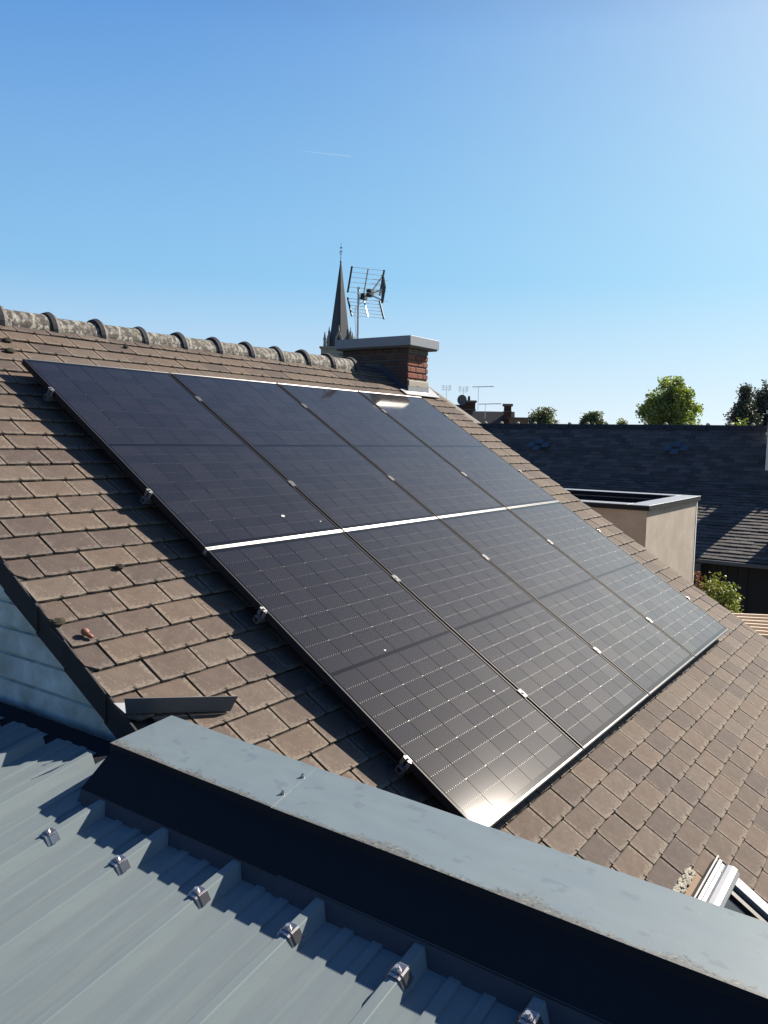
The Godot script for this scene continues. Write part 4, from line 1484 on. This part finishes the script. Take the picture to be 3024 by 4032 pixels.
func far_aerial(label: String, az: float, el0: float, el1: float, d: float, kind: int) -> void:
	var b := bearing(az, el0, d)
	var t := thing("roof_aerial", label, "antenna", Transform3D(Basis.IDENTITY, b), "aerials on the far rooftops")
	var h := bearing(az, el1, d).y - b.y
	var st := stool()
	tube(st, Vector3.ZERO, Vector3(0, h, 0), 0.016, 0.013, 6)
	obj("mast", st, M.alu, t)
	st = stool()
	var rt := Vector3(0.45, 0, 0.89)
	if kind == 0:      # corner reflector aerial seen from behind
		for s in [-1.0, 1.0]:
			tube(st, Vector3(0, h * 0.82, 0) + rt * 0.22 * s - Vector3(0, 0.1, 0), Vector3(0, h * 0.82, 0) + rt * 0.26 * s + Vector3(0, 0.30, 0), 0.012, 0.012, 5)
			tube(st, Vector3(0, h * 0.82, 0) + rt * 0.14 * s - Vector3(0, 0.12, 0), Vector3(0, h * 0.82, 0) + rt * 0.2 * s + Vector3(0, 0.3, 0), 0.010, 0.010, 5)
		for y in [0.0, 0.12, 0.24]:
			tube(st, Vector3(0, h * 0.82 + y, 0) - rt * 0.34, Vector3(0, h * 0.82 + y, 0) + rt * 0.34, 0.008, 0.008, 4)
	else:              # long boom aerial
		tube(st, Vector3(0, h, 0) - rt * 0.35, Vector3(0, h + 0.04, 0) + rt * 0.85, 0.02, 0.02, 5)
		for k in 9:
			var c := Vector3(0, h + 0.01, 0) + rt * (-0.32 + 0.14 * k)
			tube(st, c + Vector3(0.89, 0, -0.45) * -0.18, c + Vector3(0.89, 0, -0.45) * 0.18, 0.010, 0.010, 4)
	obj("elements", st, M.alu, t)

func far_houses() -> void:
	var d := 46.0
	var dark: Material = M.barn[1]
	var h1 := ridge_house("dark slate house with a brick chimney at its right end, left of round trees", -28.6, -25.7, 1.93, d, 2.6, 3.2, dark)
	var y := CAM.y + d * tan(deg_to_rad(1.93))
	brick_stack(h1, Vector3(1.72, y - 0.9, 0.2), Vector3(2.12, y + 0.28, 0.85))
	var st := stool()
	box(st, Vector3(2.0, y - 1.5, 0.9), Vector3(3.0, y - 0.42, 2.0))
	var dm := obj("dormer", st, M.mortar, h1)
	st = stool()
	box(st, Vector3(1.9, y - 0.42, 0.8), Vector3(3.1, y - 0.36, 2.1))
	obj("dormer_roof", st, dark, dm)
	var h2 := ridge_house("dark roofed house with a big brick chimney, partly behind the right verge", -31.5, -28.5, 2.36, d + 6.0, 3.2, 3.5, dark)
	var y2 := CAM.y + (d + 6.0) * tan(deg_to_rad(2.36))
	var ln: float = h2.get_meta("length")
	h2.remove_meta("length")
	h1.remove_meta("length")
	brick_stack(h2, Vector3(ln - 0.72, y2 - 1.6, -0.4), Vector3(ln + 0.05, y2 + 0.14, 0.5))
	st = stool()
	tube(st, Vector3(ln - 0.35, y2 + 0.25, 0), Vector3(ln - 0.35, y2 + 0.55, 0), 0.09, 0.07, 8)
	obj("chimney_pot", st, M.old_brick, h2)
	# satellite dish on the big chimney
	var p := bearing(-29.37, 2.69, d + 5.4)
	var dish := thing("satellite_dish", "dark round satellite dish on the left of the far brick chimney", "satellite dish", Transform3D(Basis(Vector3.UP, deg_to_rad(29 + 180)), p))
	st = stool()
	for i in 16:
		var a0 := TAU * i / 16.0
		var a1 := TAU * (i + 1) / 16.0
		var q0 := Vector3(0.06, 0.33 * cos(a0), 0.30 * sin(a0))
		var q1 := Vector3(0.06, 0.33 * cos(a1), 0.30 * sin(a1))
		tri(st, Vector3.ZERO, q0, q1, Vector3(1, 0, 0))
		tri(st, Vector3(-0.02, 0, 0), q0, q1, Vector3(-1, 0, 0))
	obj("reflector", st, M.zinc_dark, dish)
	st = stool()
	tube(st, Vector3(-0.02, 0, 0), Vector3(-0.12, -0.35, -0.1), 0.03, 0.03, 6)
	obj("arm", st, M.zinc_dark, dish)
	far_aerial("far aerial nearest the right verge, on a thin mast", -30.47, 2.3, 3.63, 54.0, 0)
	far_aerial("far aerial on a thin mast above the satellite dish", -29.29, 2.4, 3.52, 52.2, 0)
	far_aerial("tall leaning boom aerial right of the far brick chimney", -28.25, 2.0, 3.60, 46.5, 1)
	far_aerial("low boom aerial on the dark roof between the two far chimneys", -27.74, 1.4, 2.42, 44.6, 1)
	# sunlit slope of the neighbouring house, just past the right verge
	var nb := thing("neighbour_house", "neighbouring house whose sunlit brown slate slope shows past the right verge", "house")
	var x0 := 24.0
	var x1 := 30.0
	var sl := 0.597
	var zr := -17.2
	var yr := 8.41
	st = stool()
	prism(st, [Vector3(x0, yr, zr), Vector3(x1, yr, zr), Vector3(x1, yr - 6.0 * sl, zr + 6.0), Vector3(x0, yr - 6.0 * sl, zr + 6.0)], Vector3(0, -0.08, 0))
	prism(st, [Vector3(x0, yr, zr), Vector3(x1, yr, zr), Vector3(x1, yr - 6.0 * sl, zr - 6.0), Vector3(x0, yr - 6.0 * sl, zr - 6.0)], Vector3(0, -0.08, 0))
	obj("roof", st, tri_mat(mat(0.125, 0.112, 0.10, 0.85), noise_tex(128, Color(0.8, 0.8, 0.8), Color(1, 1, 1), 0.08, 99), 0.8), nb)
	st = stool()
	box(st, Vector3(x0 + 0.1, 0, zr - 5.7), Vector3(x1 - 0.1, 4.75, zr + 5.7))
	obj("wall", st, M.render, nb)
	st = stool()
	for x in [x0 + 0.1, x1 - 0.25]:
		prism(st, [Vector3(x, 4.75, zr - 5.7), Vector3(x, 4.75, zr + 5.7), Vector3(x, yr - 0.15, zr)], Vector3(0.15, 0, 0))
	obj("gable", st, M.render, nb)

# ---------------------------------------------------------------- trees and shrubs
func leaf_mat(r: float, g: float, b: float) -> StandardMaterial3D:
	var m := mat(1, 1, 1, 0.6)
	m.albedo_color = srgb(r, g, b)
	m.vertex_color_use_as_albedo = true
	m.backlight_enabled = true
	m.backlight = srgb(r * 2.2, g * 2.2, b * 1.2)
	m.cull_mode = BaseMaterial3D.CULL_DISABLED
	return m

func foliage(called: String, parent: Node3D, c: Vector3, r: Vector3, clumps: int, per: int, leaf: float, m: Material, sd: int, shape := 0, spread := 0.22) -> void:
	var g := RandomNumberGenerator.new()
	g.seed = sd
	var st := stool()
	for k in clumps:
		var d := Vector3(g.randfn(), g.randfn(), g.randfn()).normalized()
		var q := pow(g.randf(), 0.5) * 0.94
		var p := d * q
		if shape == 1:        # cone
			var hh := 1.0 - sqrt(g.randf())
			var a := g.randf() * TAU
			var rad := (1.0 - hh) * (0.55 + 0.45 * g.randf())
			p = Vector3(cos(a) * rad, hh * 2.0 - 1.0, sin(a) * rad)
		elif shape == 2:      # upright, fuller below
			p *= 0.92 / pow(pow(absf(d.x), 3.0) + pow(absf(d.y), 3.0) + pow(absf(d.z), 3.0), 1.0 / 3.0)
			p.y *= 0.97
		var cc := c + p * r
		var shade := g.randf_range(0.50, 1.15)
		var warm := g.randf_range(0.9, 1.12)
		var sz := spread * g.randf_range(0.6, 1.25)
		for i in per:
			var o := cc + Vector3(clampf(g.randfn(), -1.7, 1.7) * sz, clampf(g.randfn(), -1.7, 1.7) * sz * 1.05, clampf(g.randfn(), -1.7, 1.7) * sz)
			var n := Vector3(g.randfn(), g.randfn() + 0.5, g.randfn()).normalized()
			var x := n.cross(Vector3(g.randfn(), g.randfn(), g.randfn())).normalized()
			var y := n.cross(x)
			var s := leaf * g.randf_range(0.7, 1.3)
			var v := shade * g.randf_range(0.85, 1.15)
			st.set_color(Color(minf(v * warm, 1.3), v, v * 0.95))
			var a0 := o - x * s * 0.5
			var b0 := o + y * s * 0.32
			var c0 := o + x * s * 0.5
			var d0 := o - y * s * 0.32
			tri(st, a0, b0, c0, n)
			tri(st, a0, c0, d0, n)
	obj(called, st, m, parent)

func tree(called: String, label: String, az: float, top: float, d: float, half_deg: float, low: float, m: Material, sd: int, shape: int, clumps: int, per: int, leaf: float, spread: float) -> void:
	var base := bearing(az, 0, d)
	base.y = 0
	var t := thing(called, label, "tree", Transform3D(Basis.IDENTITY, base))
	var yt := CAM.y + d * tan(deg_to_rad(top))
	var rw := d * tan(deg_to_rad(half_deg))
	var st := stool()
	tube(st, Vector3.ZERO, Vector3(0, low + 0.5, 0), rw * 0.09, rw * 0.07, 10)
	tube(st, Vector3(0, low, 0), Vector3(0.1, yt * 0.92, 0.05), rw * 0.07, 0.02, 8)
	var g := RandomNumberGenerator.new()
	g.seed = sd
	for k in 14:
		var a := g.randf() * TAU
		var h := lerpf(low, yt * 0.75, g.randf())
		var reach := rw * (0.7 if shape != 1 else 0.45 * (1.0 - h / yt))
		tube(st, Vector3(0, h, 0), Vector3(cos(a) * reach, h + reach * 0.6, sin(a) * reach), rw * 0.03, 0.012, 6)
	obj("trunk", st, M.bark, t)
	var cy := (yt + low) * 0.5
	foliage("crown", t, Vector3(0, cy, 0), Vector3(rw * 0.93, (yt - low) * 0.5 * 0.95, rw * 0.93), clumps, per, leaf, m, sd, shape, spread)

func plants() -> void:
	var bright := leaf_mat(0.27, 0.32, 0.115)
	var mid := leaf_mat(0.17, 0.195, 0.10)
	var dark := leaf_mat(0.12, 0.135, 0.10)
	tree("broadleaf_tree", "tall bright green broadleaf tree rising above the dark barn ridge", -15.42, 4.85, 55.0, 2.15, 3.4, bright, 101, 2, 165, 150, 0.18, 0.23)
	tree("conifer_tree", "large dark conifer at the right edge behind the barn ridge", -9.6, 3.95, 75.0, 3.4, 2.0, dark, 102, 1, 460, 110, 0.22, 0.36)
	tree("conifer_tree", "dark pointed conifer left of the white chimney, beside the larger conifer", -10.95, 3.85, 72.0, 3.0, 0.5, dark, 103, 1, 420, 110, 0.20, 0.30)
	tree("round_tree", "round dark green tree right of the far houses", -23.7, 2.2, 90.0, 1.28, 3.0, mid, 104, 0, 190, 130, 0.22, 0.34)
	tree("round_tree", "smaller round dark green tree between the far houses and the tall bright tree", -20.5, 1.95, 90.0, 0.98, 3.0, mid, 105, 0, 150, 130, 0.22, 0.30)
	tree("young_tree", "small bright green treetop just left of the tall bright tree", -18.42, 1.92, 60.0, 0.30, 3.5, bright, 106, 2, 30, 90, 0.14, 0.13)
	tree("young_tree", "light green treetop in front of the dark conifers, beside the white chimney", -11.0, 1.55, 48.0, 1.1, 3.2, bright, 107, 0, 80, 90, 0.14, 0.18)
	tree("young_tree", "yellowish treetop on the barn ridge in front of the round dark tree", -22.6, 1.32, 60.0, 0.42, 3.6, leaf_mat(0.20, 0.17, 0.03), 108, 0, 24, 60, 0.2, 0.14)
	# clipped shrub beside the extension
	var b := bearing(-12.1, 0, 14.0)
	b.y = 0
	var s := thing("shrub", "green shrub with a reddish side beside the beige extension wall", "shrub", Transform3D(Basis.IDENTITY, b))
	var st := stool()
	for k in 5:
		tube(st, Vector3(0.1 * k - 0.2, 0, 0.06 * (k % 3)), Vector3(0.16 * k - 0.3, 2.3, 0.1 * (k % 2)), 0.03, 0.012, 6)
	obj("stem", st, M.bark, s)
	foliage("foliage", s, Vector3(0, 1.75, 0.0), Vector3(0.50, 1.38, 0.50), 420, 110, 0.055, leaf_mat(0.24, 0.27, 0.075), 111, 0, 0.075)
	foliage("reddish_foliage", s, Vector3(0.05, 2.45, -0.36), Vector3(0.24, 0.62, 0.2), 70, 70, 0.07, leaf_mat(0.17, 0.10, 0.05), 112, 0, 0.07)

func yard() -> void:
	# timber slats of a lean-to beside the barn
	var o := bearing(-8.6, 0, 12.6)
	o.y = 0
	var t := thing("timber_pergola", "low pergola of pale timber slats at the right edge, below the barn wall", "pergola", Transform3D(Basis(Vector3.UP, deg_to_rad(-62)), o))
	for k in 7:
		var st := stool()
		var z := -0.25 + 0.17 * k
		box(st, Vector3(-0.8, 2.66 - 0.012 * k, z), Vector3(2.6, 2.74 - 0.012 * k, z + 0.045))
		obj("slat", st, M.timber, t, Transform3D(Basis(Vector3.UP, -0.035 * k), Vector3.ZERO))
	for x in [0.3, 2.3]:
		var st := stool()
		box(st, Vector3(x, 2.5, -0.4), Vector3(x + 0.06, 2.58, 1.3))
		obj("beam", st, M.dark_wood, t)
		for z in [-0.3, 1.2]:
			st = stool()
			box(st, Vector3(x, 0, z), Vector3(x + 0.07, 2.5, z + 0.07))
			obj("post", st, M.dark_wood, t)
	# vapour trail high in the sky
	var st := stool()
	var a := bearing(-41.1, 18.58, 1500)
	var b := bearing(-37.4, 18.38, 1500)
	tube(st, a, a.lerp(b, 0.5), 0.3, 1.0, 6)
	tube(st, a.lerp(b, 0.5), b, 1.0, 1.3, 6)
	var cm := mat(0.9, 0.92, 0.95, 1.0)
	cm.transparency = BaseMaterial3D.TRANSPARENCY_ALPHA
	cm.albedo_color.a = 0.05
	cm.backlight_enabled = true
	cm.backlight = Color(1, 1, 1)
	struct("cloud", st, cm)
